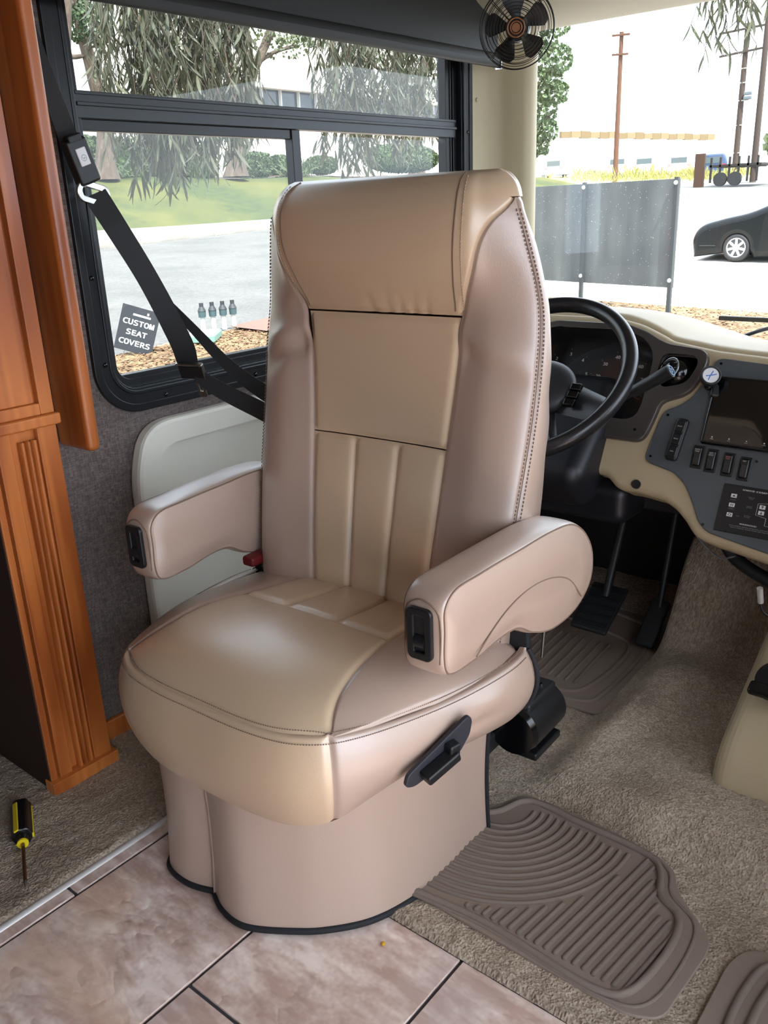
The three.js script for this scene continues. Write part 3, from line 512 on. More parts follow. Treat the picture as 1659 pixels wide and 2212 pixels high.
  { const g = cyl(0.043, 0.043, 0.10, 32, null, 'z'); part('housing', g, blackPlastic, mo);
    part('end_cap', cyl(0.040, 0.043, 0.012, 32, [0, 0, 0.056], 'z'), glossBlack, mo);
    part('clamp', rbox(0.07, 0.03, 0.095, 0.006, 2, [-0.01, 0.035, 0]), satinBlack, mo);
    part('bracket', rbox(0.13, 0.035, 0.11, 0.006, 2, [-0.095, -0.03, 0.045]), satinBlack, mo);
    part('foot', rbox(0.05, 0.014, 0.09, 0.004, 2, [0.012, -0.047, 0]), blackPlastic, mo);
    for (const z of [-0.02, 0.02]) part('screw', cyl(0.0025, 0.0025, 0.004, 10, [0.01, 0.051, z]), chrome, mo);
    part('cable', tube([[-0.03, 0.04, -0.02], [-0.015, 0.10, -0.015], [-0.02, 0.17, -0.02], [0.0, 0.24, -0.03], [0.005, 0.30, -0.03]], 0.008, 30, 8), blackTrim, mo);
    part('loom', tube([[-0.05, 0.03, 0.01], [-0.03, 0.09, 0.005], [-0.04, 0.15, 0.01], [-0.05, 0.20, 0.0]], 0.013, 30, 8), satinBlack, mo);
    part('rod', tube([[0.008, 0.10, -0.025], [0.012, 0.2, -0.03], [0.016, 0.28, -0.035]], 0.003, 20, 6), chrome, mo); }
  // the matching passenger chair, right of the picture
  const pc = chair.clone(); pc.name = numbered('captain_chair'); pc.position.set(0.45, 0, -1.22); pc.rotation.y = Math.PI; pc.userData = { label: 'matching passenger captain chair facing the windscreen beside the entry door', category: 'chair' }; scene.add(pc);
  part('buckle_stub', rbox(0.03, 0.02, 0.05, 0.006, 2, [-0.27, 0.488, -0.11]), P({ color: 0x6a1418, roughness: 0.5 }), chair);
}

// ================================================================ DASHBOARD (face drawn in a plane leaning 26.6 degrees)
const PHI = Math.atan(0.5);
function dashFrame(g) { g.position.set(-0.70, 0.60, -1.78); g.rotation.x = -PHI; return g; }
function canvasTex(w, h, draw) { const c = document.createElement('canvas'); c.width = w; c.height = h; draw(c.getContext('2d'), w, h); const t = new THREE.CanvasTexture(c); t.colorSpace = THREE.SRGBColorSpace; t.needsUpdate = true; return t; }
function printed(w, h, tex, o = {}) { return [new THREE.PlaneGeometry(w, h), P({ map: tex, roughness: 0.4, ...o })]; }
{
  const d = thing('dashboard', 'cream moulded dashboard under the windscreen with dark instrument bezels', 'dashboard');
  const topF = [[-0.9, 0.303], [-0.18, 0.303], [-0.118, 0.29], [-0.063, 0.268], [-0.039, 0.256], [0.014, 0.248], [0.068, 0.24], [0.174, 0.234], [1.55, 0.234]];
  const low = [[1.55, -0.20], [0.268, -0.184], [0.128, -0.167], [0.109, -0.159], [0.089, -0.137], [0.06, -0.113], [0.023, -0.096], [-0.042, -0.089], [-0.083, -0.09], [-0.108, -0.069], [-0.126, -0.063], [-0.162, -0.062], [-0.176, -0.055], [-0.183, 0.02], [-0.32, 0.02], [-0.33, -0.05], [-0.9, -0.06]];
  const shrink = 0.014;
  const fs = softPoly([...topF.map(([x, y]) => [x, y - shrink]), ...low.map(([x, y]) => [x + (Math.abs(x) < 0.2 ? shrink * 0.7 : 0), y + shrink])], 0.012);
  fs.holes.push(softPoly([[-0.13, 0.272], [-0.06, 0.24], [-0.035, 0.23], [0.038, 0.222], [0.028, 0.15], [-0.04, 0.125], [-0.06, 0.07], [-0.09, 0.055], [-0.37, 0.055], [-0.40, 0.07], [-0.42, 0.125], [-0.488, 0.15], [-0.498, 0.222], [-0.425, 0.23], [-0.40, 0.24], [-0.33, 0.272]], 0.01));
  const fg = extrude(fs, 0.05, 0.016, 5, 8); const f = new THREE.Group(); f.name = 'fascia'; dashFrame(f); d.add(f);
  fg.translate(0, 0, -0.066); part('fascia_moulding', metric(fg), dashCream, f);
  // padded top running to the windscreen
  const yf = (x) => { const q = catmull(topF.map(([a, b]) => [a, b]), clamp(x + 0.70, -0.9, 1.55))[0]; return [0.60 + q * Math.cos(PHI), -1.78 - q * Math.sin(PHI)]; };
  part('dash_top', grid((s, t) => {
    const x = lerp(-1.58, XR, s), [y0, z0] = yf(x), yb = lerp(0.795, 0.722, smooth(-1.05, -0.66, x));
    const r = t < 0.12 ? Math.sin((t / 0.12) * Math.PI / 2) : 1; const q = t < 0.12 ? 0 : (t - 0.12) / 0.88;
    const z = lerp(z0 - 0.02 - 0.018 * (t < 0.12 ? 1 - Math.cos((t / 0.12) * Math.PI / 2) : 1), -2.6, q), y = lerp(y0 - 0.004 + 0.008 * r - (1 - r) * 0.004, yb, q) + 0.012 * Math.sin(Math.PI * q);
    return [x, y, z, x, z];
  }, 160, 40), dashCream, d);
  part('dash_underside', box2(-1.58, XR, 0.44, 0.5, -2.6, -1.86), satinBlack, d);
  // cluster bezel
  const bz = new THREE.Group(); bz.name = 'instrument_bezel'; dashFrame(bz); d.add(bz);
  const half = [[-0.142, 0.279], [-0.093, 0.264], [-0.057, 0.246], [-0.035, 0.239], [0.038, 0.232], [0.052, 0.221], [0.053, 0.20], [0.037, 0.151], [0.021, 0.135], [-0.015, 0.12], [-0.027, 0.108], [-0.033, 0.071], [-0.042, 0.033], [-0.055, 0.022]];
  const mir = half.map(([x, y]) => [-0.46 - x, y]).reverse();
  const bs = softPoly([...half, ...mir], 0.012);
  const hole = [[-0.147, 0.268], [-0.095, 0.253], [-0.070, 0.229], [-0.061, 0.204], [-0.061, 0.154], [-0.063, 0.099], [-0.069, 0.075], [-0.089, 0.063]];
  bs.holes.push(softPoly([...hole, ...hole.map(([x, y]) => [-0.46 - x, y]).reverse()], 0.014));
  const vp = softPoly([[-0.043, 0.221], [0.030, 0.221], [0.041, 0.203], [0.024, 0.158], [-0.03, 0.142], [-0.046, 0.17]], 0.018); bs.holes.push(vp);
  const bg = extrude(bs, 0.010, 0.005, 3, 8); part('bezel', bg, bezelMat, bz);
  // hood walls and gauges
  const wallLoop = [...hole, ...hole.map(([x, y]) => [-0.46 - x, y]).reverse()];
  part('gauge_well', (() => { const n = wallLoop.length; return grid((s, t) => { const i = s * n, k = Math.floor(i) % n, f2 = i - Math.floor(i), a = wallLoop[k], b = wallLoop[(k + 1) % n]; return [lerp(a[0], b[0], f2), lerp(a[1], b[1], f2), lerp(0.006, -0.062, t)]; }, n * 4, 2); })(), satinBlack, bz);
  const dial = canvasTex(1024, 640, (c, w, h) => {
    c.fillStyle = '#0d0e10'; c.fillRect(0, 0, w, h);
    const g = (cx, cy, r, nums, a0, a1, fs2) => { c.strokeStyle = '#8e8d88'; c.lineWidth = 3; c.fillStyle = '#cfcdc6'; c.font = `bold ${fs2}px sans-serif`; c.textAlign = 'center'; c.textBaseline = 'middle'; nums.forEach((t, i) => { const a = lerp(a0, a1, i / (nums.length - 1)); c.beginPath(); c.moveTo(cx + Math.cos(a) * r, cy + Math.sin(a) * r); c.lineTo(cx + Math.cos(a) * r * 0.93, cy + Math.sin(a) * r * 0.93); c.stroke(); c.fillText(t, cx + Math.cos(a) * r * 0.79, cy + Math.sin(a) * r * 0.79); }); c.strokeStyle = '#b0522a'; c.lineWidth = 5; c.beginPath(); c.moveTo(cx, cy); c.lineTo(cx + Math.cos(a0) * r * 0.75, cy + Math.sin(a0) * r * 0.75); c.stroke(); };
    g(300, 300, 200, ['0', '1', '2', '3', '4', '5', '6'], 2.5, 6.9, 34);
    g(720, 300, 215, ['10', '20', '30', '40', '50', '60', '70', '80'], 2.6, 6.8, 34);
    g(900, 430, 110, ['E', '1/2', 'F'], 3.4, 5.9, 26);
  });
  const [pg, pm] = printed(0.34, 0.21, dial); const gp = part('gauge_face', pg, pm, bz); gp.position.set(-0.23, 0.165, -0.06);
  const lens = new THREE.PlaneGeometry(0.35, 0.22); lens.translate(-0.23, 0.165, -0.035); part('gauge_lens', lens, P({ color: 0xffffff, transmission: 1, thickness: 0, roughness: 0.02, ior: 1.5 }), bz);
  // round air vent
  for (const [vx, sg] of [[-0.008, 1], [-0.452, -1]]) {
    const v = new THREE.Group(); v.name = 'air_vent'; v.position.set(vx, 0.183, -0.006); bz.add(v);
    part('vent_bowl', box2(-0.05, 0.06, -0.055, 0.055, -0.03, -0.028), glossBlack, v);
    part('vent_ball', new THREE.SphereGeometry(0.034, 32, 20), glossBlack, v);
    const r = new THREE.TorusGeometry(0.0265, 0.0012, 8, 48); r.translate(0, 0, 0.026); r.rotateY(-0.45); r.rotateX(-0.1); part('vent_ring', r, chrome, v);
    const c2 = new THREE.CircleGeometry(0.0255, 40); c2.translate(0, 0, 0.0262); c2.rotateY(-0.45); c2.rotateX(-0.1); part('vent_mouth', c2, satinBlack, v);
    for (const k of [-1, 0, 1]) { const b = box2(-0.022, 0.022, k * 0.012 - 0.001, k * 0.012 + 0.001, 0.026, 0.029); b.rotateY(-0.45); b.rotateX(-0.1); part('vent_vane', b, blackPlastic, v); }
  }
  const sc = cyl(0.0028, 0.0028, 0.003, 10, null, 'z');
  for (const [x, y] of [[-0.063, 0.043], [-0.397, 0.043]]) part('screw', sc, glossBlack, bz).position.set(x, y, 0.0155);
  // grey switch panel
  const sp = new THREE.Group(); sp.name = 'switch_panel'; dashFrame(sp); d.add(sp);
  const ps = softPoly([[0.083, 0.219], [0.073, 0.212], [0.066, 0.178], [0.045, 0.13], [0.02, 0.108], [-0.006, 0.095], [-0.014, 0.076], [-0.027, -0.012], [-0.02, -0.021], [0.041, -0.034], [0.072, -0.056], [0.098, -0.094], [0.118, -0.130], [0.139, -0.147], [0.264, -0.166], [0.62, -0.17], [0.62, 0.21], [0.178, 0.213]], 0.012);
  part('panel_plate', extrude(ps, 0.004, 0.0025, 2, 8), panelMat, sp);
  for (const [x, y] of [[0.085, 0.209], [-0.001, 0.086], [-0.017, -0.009], [0.128, -0.135], [0.203, 0.012]]) part('screw', sc, glossBlack, sp).position.set(x, y, 0.0065);
  // touch screen
  const ts = new THREE.Group(); ts.name = 'touch_screen'; sp.add(ts);
  part('housing', rbox(0.292, 0.148, 0.014, 0.006, 2, [0.229, 0.106, 0.012]), glossBlack, ts);
  const scr = canvasTex(1024, 512, (c, w, h) => { c.fillStyle = '#0b0c0c'; c.fillRect(0, 0, w, h); c.fillStyle = '#b9b7ae'; for (let k = 0; k < 6; k++) { const x = 60 + k * 130; c.beginPath(); c.arc(x, 478, 6, 0, 7); c.fill(); c.fillRect(x - 12, 492, 24, 3); } });
  { const [g, m] = printed(0.276, 0.134, scr, { roughness: 0.06, clearcoat: 1, clearcoatRoughness: 0.03 }); part('display', g, m, ts).position.set(0.229, 0.106, 0.0195); }
  // four rocker switches
  const captions = [['WATER', 'PUMP'], ['BATT', 'BOOST'], ['RADIO', 'MAIN'], ['MAP', '']];
  [[0.084, 0.004], [0.114, 0.0], [0.149, -0.003], [0.183, -0.007]].forEach(([x, y], i) => {
    const s = new THREE.Group(); s.name = 'rocker_switch'; s.position.set(x, y, 0.006); sp.add(s);
    part('surround', rbox(0.024, 0.05, 0.004, 0.006, 3, [0, 0, 0.001]), satinBlack, s);
    part('rocker', (() => { const g = rbox(0.017, 0.041, 0.010, 0.004, 3); g.rotateX(0.14); g.translate(0, 0, 0.005); return g; })(), glossBlack, s);
    const t = canvasTex(128, 96, (c) => { c.fillStyle = '#0a0b0d'; c.fillRect(0, 0, 128, 96); c.fillStyle = i === 2 ? '#b06a5a' : '#b8b8b4'; c.font = 'bold 30px sans-serif'; c.textAlign = 'center'; c.fillText(captions[i][0], 64, 40); c.fillText(captions[i][1], 64, 76); });
    const [g, m] = printed(0.014, 0.0105, t, { roughness: 0.3 }); const q = part('caption', g, m, s); q.position.set(0, 0.012, 0.0122); q.rotation.x = 0.14;
  });
  // three-button remote
  const rc = new THREE.Group(); rc.name = 'button_strip'; rc.position.set(0.0335, 0.034, 0.006); rc.rotation.z = -0.08; sp.add(rc);
  part('body', rbox(0.027, 0.094, 0.016, 0.012, 4, [0, 0, 0.004]), satinBlack, rc);
  ['SELECT', 'SETUP', 'INFO'].forEach((t, i) => { part('button', rbox(0.021, 0.026, 0.006, 0.003, 2, [0, 0.028 - i * 0.028, 0.0115]), blackPlastic, rc); const x = canvasTex(128, 48, (c) => { c.fillStyle = '#131417'; c.fillRect(0, 0, 128, 48); c.fillStyle = '#b5b5b5'; c.font = 'bold 26px sans-serif'; c.textAlign = 'center'; c.fillText(t, 64, 33); }); const [g, m] = printed(0.016, 0.006, x); part('caption', g, m, rc).position.set(0, 0.028 - i * 0.028, 0.0147); });
  // leveling touch pad
  const lev = canvasTex(1024, 820, (c, w, h) => {
    c.fillStyle = '#17181b'; c.fillRect(0, 0, w, h); c.fillStyle = '#c9c9c6'; c.strokeStyle = '#c9c9c6'; c.textAlign = 'center';
    c.font = 'bold 40px sans-serif'; c.fillText('HWH® COMPUTERIZED LEVELING', 512, 66);
    const key = (x, y, k) => { c.fillStyle = '#d2d2ce'; c.fillRect(x - 30, y - 34, 60, 68); c.fillStyle = '#17181b'; c.strokeStyle = '#17181b'; c.lineWidth = 8; c.beginPath(); if (k === 'o') { c.arc(x, y, 16, 0, 7); c.stroke(); } else if (k === 't') { c.moveTo(x, y - 18); c.lineTo(x + 18, y + 14); c.lineTo(x - 18, y + 14); c.fill(); } else if (k === 'h') { c.fillRect(x - 12, y - 20, 8, 40); c.fillRect(x + 6, y - 20, 8, 40); } else { const s = k === 'u' ? -1 : 1; c.moveTo(x, y - 20); c.lineTo(x, y + 20); c.moveTo(x - 12, y + s * 6); c.lineTo(x, y + s * 20); c.lineTo(x + 12, y + s * 6); c.stroke(); } };
    c.font = '20px sans-serif'; c.fillStyle = '#9a9a98';
    [['STORE', 120, 260], ['LEVEL', 120, 420], ['', 0, 0]].forEach(([t, x, y]) => c.fillText(t, x, y));
    [['NOT IN', 300, 170], ['PARK', 300, 194], ['JACKS', 300, 330], ['DOWN', 300, 354], ['EXCESS', 300, 500], ['SLOPE', 300, 524]].forEach(([t, x, y]) => c.fillText(t, x, y));
    key(120, 180, 't'); key(120, 345, 'h'); key(120, 520, 'o'); c.fillStyle = '#9a9a98'; c.fillText('OFF', 205, 528);
    key(560, 160, 'd'); key(660, 160, 'd'); key(430, 300, 'u'); key(430, 400, 'd'); key(560, 560, 'd'); key(660, 560, 'u'); key(820, 300, 'u'); key(820, 400, 'd');
    c.strokeStyle = '#c9c9c6'; c.lineWidth = 4; c.beginPath(); c.moveTo(500, 110); c.lineTo(500, 220); c.lineTo(380, 250); c.lineTo(380, 450); c.lineTo(490, 480); c.lineTo(490, 610); c.lineTo(730, 610); c.lineTo(730, 480); c.lineTo(880, 450); c.lineTo(880, 250); c.lineTo(740, 220); c.lineTo(740, 110); c.stroke();
    c.strokeRect(575, 250, 80, 60); c.strokeRect(575, 320, 80, 80); c.strokeRect(575, 410, 80, 50); c.beginPath(); c.arc(615, 250, 40, Math.PI, 0); c.stroke();
    c.fillStyle = '#c9c9c6'; c.font = 'bold 34px sans-serif'; c.fillText('WARNING!', 330, 660);
    c.font = '19px sans-serif'; c.fillStyle = '#a9a9a6'; ['READ MANUAL BEFORE OPERATING. KEEP PEOPLE AND PETS CLEAR OF THE VEHICLE', 'WHILE LEVELING. BLOCK FRAME AND TIRES BEFORE GOING UNDER THE VEHICLE'].forEach((t, i) => c.fillText(t, 500, 704 + i * 30));
  });
  { const t = new THREE.Group(); t.name = 'leveling_pad'; sp.add(t); part('pad', rbox(0.20, 0.100, 0.003, 0.003, 2, [0.251, -0.092, 0.0075]), satinBlack, t); const [g, m] = printed(0.196, 0.096, lev, { roughness: 0.35 }); part('pad_print', g, m, t).position.set(0.251, -0.092, 0.0092); }
  // cable plug below the fascia
  part('key_cylinder', cyl(0.010, 0.010, 0.01, 20, [-0.035, -0.075, 0.0], 'z'), blackPlastic, f);
}
// ---- round magnetic phone holder in front of the screen
{
  const t = thing('phone_holder', 'round black magnetic phone holder with white disc clipped beside the screen', 'phone holder'); dashFrame(t); t.translateX(0.084); t.translateY(0.168); t.translateZ(0.05); t.rotateY(0.42); t.rotateX(-0.1);
  part('disc', cyl(0.021, 0.021, 0.012, 32, null, 'z'), blackPlastic, t);
  const x = canvasTex(256, 256, (c) => { c.fillStyle = '#d6d8da'; c.fillRect(0, 0, 256, 256); c.strokeStyle = '#3f6fb5'; c.lineWidth = 17; c.lineCap = 'round'; c.beginPath(); c.moveTo(60, 150); c.quadraticCurveTo(130, 130, 205, 95); c.moveTo(150, 55); c.quadraticCurveTo(120, 120, 105, 205); c.stroke(); });
  const g = new THREE.CircleGeometry(0.0165, 32); part('face_print', g, P({ map: x, roughness: 0.4 }), t).position.z = 0.0064;
  part('rim', new THREE.TorusGeometry(0.0185, 0.0025, 8, 32), satinBlack, t).position.z = 0.006;
  part('neck', cyl(0.008, 0.008, 0.03, 16, [0.002, -0.004, -0.02], 'z'), glossBlack, t);
  part('ball', new THREE.SphereGeometry(0.011, 16, 12), glossBlack, t).position.set(0.005, -0.008, -0.034);
  part('clip', rbox(0.02, 0.03, 0.02, 0.005, 2, [0.02, -0.018, -0.034]), blackPlastic, t);
}
// ---- steering wheel and column
{
  const t = thing('steering_wheel', 'black leather steering wheel behind the chair with spoke buttons', 'steering wheel', [-0.93, 0.775, -1.64]); t.rotation.x = -48 * D2R;
  const rim = new THREE.TorusGeometry(0.201, 0.0165, 20, 96); rim.scale(1, 1, 1.1); part('rim', rim, P({ color: 0x17171a, roughness: 0.28 }), t);
  part('hub', (() => { const g = new THREE.SphereGeometry(0.085, 32, 20); g.scale(1, 0.85, 0.38); g.translate(0, -0.01, -0.03); return g; })(), P({ color: 0x1c1e22, roughness: 0.5 }), t);
  for (const [a, w] of [[-0.3, 0.075], [Math.PI + 0.3, 0.075], [-Math.PI / 2 + 0.55, 0.03], [-Math.PI / 2 - 0.55, 0.03]]) {
    const s = part('spoke', grid((q, k) => { const r = lerp(0.05, 0.198, q), ww = w * lerp(1.15, 0.75, q) + 0.03 * smooth(0.75, 1, q), b = (k - 0.5) * 2; return [Math.cos(a) * r - Math.sin(a) * b * ww * 0.5, Math.sin(a) * r + Math.cos(a) * b * ww * 0.5, -0.012 - 0.022 * (1 - q) - 0.012 * b * b]; }, 16, 10), P({ color: 0x1b1c20, roughness: 0.42 }), t);
    if (w > 0.05) for (let k = 0; k < 3; k++) { const r = 0.098, b = part('spoke_button', rbox(0.024, 0.017, 0.012, 0.003, 2), glossBlack, s); b.position.set(Math.cos(a) * r, Math.sin(a) * r + (1 - k) * 0.02, -0.016); }
  }
  const c = thing('steering_column', 'dark steering column shroud under the wheel', 'steering column', [-0.93, 0.60, -1.80]);
  part('shroud', (() => { const g = rbox(0.20, 0.15, 0.30, 0.04, 4); g.rotateX(42 * D2R); return g; })(), P({ color: 0x14151b, roughness: 0.45 }), c);
  part('lower_cover', rbox(0.30, 0.10, 0.22, 0.03, 3, [0.02, -0.13, -0.06]), P({ color: 0x12131a, roughness: 0.4 }), c);
  part('tilt_lever', tube([[0.11, -0.05, 0.02], [0.16, -0.055, 0.03], [0.2, -0.06, 0.04]], 0.006, 12, 8), chrome, c);
  const s = thing('control_stalk', 'black multifunction stalk with ringed end beside the steering wheel', 'stalk');
  const A = V(-0.835, 0.685, -1.735), B = V(-0.675, 0.79, -1.745), dir = B.clone().sub(A);
  part('arm', bar(A.toArray(), A.clone().addScaledVector(dir, 0.55).toArray(), 0.007, 0.009, 14), blackPlastic, s);
  part('grip', bar(A.clone().addScaledVector(dir, 0.5).toArray(), B.toArray(), 0.0125, 0.0145, 20), blackPlastic, s);
  const q = new THREE.Quaternion().setFromUnitVectors(V(0, 0, 1), dir.clone().normalize());
  const ring = part('end_ring', new THREE.TorusGeometry(0.0105, 0.0012, 8, 28), P({ color: 0x7d9bb5, roughness: 0.3 }), s); ring.position.copy(B.clone().addScaledVector(dir, 0.006)); ring.quaternion.copy(q);
  const dot = part('end_button', new THREE.TorusGeometry(0.004, 0.001, 8, 20), P({ color: 0x7d9bb5, roughness: 0.3 }), s); dot.position.copy(ring.position); dot.quaternion.copy(q);
}
// ---- pedals, firewall, cables
{
  struct('wall_firewall', 'black firewall under the dashboard', 'wall', box2(-1.6, XR, 0.0, 0.5, -2.44, -2.40), satinBlack);
  const p = thing('brake_pedal', 'wide black rubber brake pedal in the footwell', 'pedal', [-0.893, 0.115, -1.93]); p.rotation.x = 0.5;
  part('pad', rbox(0.10, 0.014, 0.155, 0.006, 3), satinBlack, p);
  for (let k = 0; k < 5; k++) part('tread', rbox(0.09, 0.004, 0.012, 0.0015, 1, [0, 0.0085, -0.056 + k * 0.028]), blackPlastic, p);
  part('arm', bar([0, 0, -0.04], [0, 0.22, -0.34], 0.011, 0.011, 10), satinBlack, p);
  const a = thing('accelerator_pedal', 'narrow black accelerator pedal right of the brake pedal', 'pedal', [-0.775, 0.075, -2.0]); a.rotation.x = 0.65;
  part('pad', rbox(0.05, 0.012, 0.14, 0.005, 3), satinBlack, a); part('arm', bar([0, 0, -0.05], [0, 0.16, -0.26], 0.008, 0.008, 10), satinBlack, a);
  single('hanging_cable', 'thin grey cable drooping below the dash fascia', 'cable', tube([[-0.66, 0.52, -1.78], [-0.62, 0.43, -1.80], [-0.56, 0.38, -1.80], [-0.52, 0.40, -1.78]], 0.0025, 30, 6), P({ color: 0x6f6f70, roughness: 0.6 }));
  single('wiring_harness', 'black taped wiring harness hanging under the switch panel', 'cable', tube([[-0.60, 0.47, -1.86], [-0.55, 0.37, -1.86], [-0.46, 0.335, -1.84], [-0.36, 0.34, -1.80], [-0.2, 0.36, -1.80]], 0.016, 40, 8), satinBlack);
  const c = thing('power_plug', 'small pale plug on a black cord dangling below the switch panel', 'plug');
  part('plug', bar([-0.44, 0.38, -1.69], [-0.438, 0.345, -1.70], 0.006, 0.006, 10), P({ color: 0xb9b7b2, roughness: 0.5 }), c);
  part('cord', tube([[-0.438, 0.345, -1.70], [-0.43, 0.325, -1.70], [-0.40, 0.315, -1.71], [-0.30, 0.40, -1.78]], 0.003, 24, 6), blackPlastic, c);
}
// ---- engine cover with black latch at the right edge
{
  const t = thing('engine_cover', 'tan moulded engine cover with black latch at the right edge', 'engine cover');
  const sh = softPoly([[1.485, 0.02], [1.505, 0.10], [1.77, 0.245], [2.1, 0.40], [2.1, 0.02]], 0.05);
  const g = extrude(sh, 0.40, 0.035, 6, 10); g.rotateY(Math.PI / 2); g.translate(-0.40, 0, 0); part('shell', metric(g), dashCream, t);
  const l = new THREE.Group(); l.name = 'latch'; l.position.set(-0.375, 0.222, -1.62); l.rotation.x = 0.5; t.add(l);
  part('latch_cup', (() => { const c2 = cyl(0.035, 0.035, 0.014, 32); c2.scale(1, 1, 1.2); return c2; })(), blackPlastic, l);
  part('latch_handle', rbox(0.09, 0.016, 0.03, 0.007, 3, [0.008, 0.012, 0.035]), glossBlack, l);
}
// ---- oscillating fan under the header
{
  const t = thing('dash_fan', 'small black wire-cage fan with copper hub hanging by the pillar', 'fan', [-0.955, 1.438, -1.585]); t.rotation.set(0.12, 0.50, 0, 'YXZ'); t.scale.setScalar(0.89);
  const wire = P({ color: 0x17130f, roughness: 0.35, metalness: 0.4 }), blade = P({ color: 0x1c1c1d, roughness: 0.45 }), copper = P({ color: 0x9a6a4a, roughness: 0.35, metalness: 0.7 });
  const R = 0.078;
  for (let k = 0; k < 10; k++) { const r = 0.021 + (R - 0.021) * (k / 9), z = 0.030 - 0.022 * (k / 9) ** 3; part('guard_ring', new THREE.TorusGeometry(r, 0.0007, 6, 72), wire, t).position.z = z; }
  for (const [r, z] of [[R, 0.0], [R, -0.01], [R * 0.98, -0.022], [R * 0.86, -0.03], [R * 0.70, -0.034], [R * 0.5, -0.036]]) part('guard_ring', new THREE.TorusGeometry(r, 0.0009, 6, 72), wire, t).position.z = z;
  for (let k = 0; k < 4; k++) for (const o of [-0.028, 0.028]) { const a = Math.PI / 4 + k * Math.PI / 2 + o; part('guard_spoke', tube([[0.02, 0.031], [0.05, 0.026], [0.07, 0.014], [R, 0.0], [R * 0.98, -0.02], [0.045, -0.036]].map(([r, z]) => V(Math.cos(a) * r, Math.sin(a) * r, z)), 0.0009, 24, 6), wire, t); }
  const hubg = new THREE.Group(); hubg.name = 'hub'; t.add(hubg);
  part('hub_disc', cyl(0.0185, 0.0185, 0.004, 40, [0, 0, 0.032], 'z'), wire, hubg);
  for (const r of [0.0175, 0.0115]) part('hub_ring', new THREE.TorusGeometry(r, 0.0016, 8, 40), copper, hubg).position.z = 0.0345;
  part('hub_cap', cyl(0.0085, 0.0085, 0.003, 30, [0, 0, 0.035], 'z'), copper, hubg);
  part('motor', cyl(0.024, 0.027, 0.055, 28, [0, 0, -0.045], 'z'), blackPlastic, t);
  for (let k = 0; k < 5; k++) { const a0 = 0.45 + k * Math.PI * 2 / 5; part('blade', grid((s, q) => { const r = lerp(0.014, 0.066, s), w = lerp(0.28, 0.42, Math.sin(s * 2.2)), a = a0 + (q - 0.5) * 2 * w * (s > 0.86 ? lerp(1, 0.62, (s - 0.86) / 0.14) : 1); return [Math.cos(a) * r, Math.sin(a) * r, (q - 0.5) * 0.022]; }, 12, 8), blade, t); }
  part('stem', tube([[0, 0, -0.07], [0, 0.05, -0.085], [0, 0.14, -0.10], [0, 0.30, -0.20], [0, 0.40, -0.45]], 0.006, 24, 10), blackPlastic, t);
}
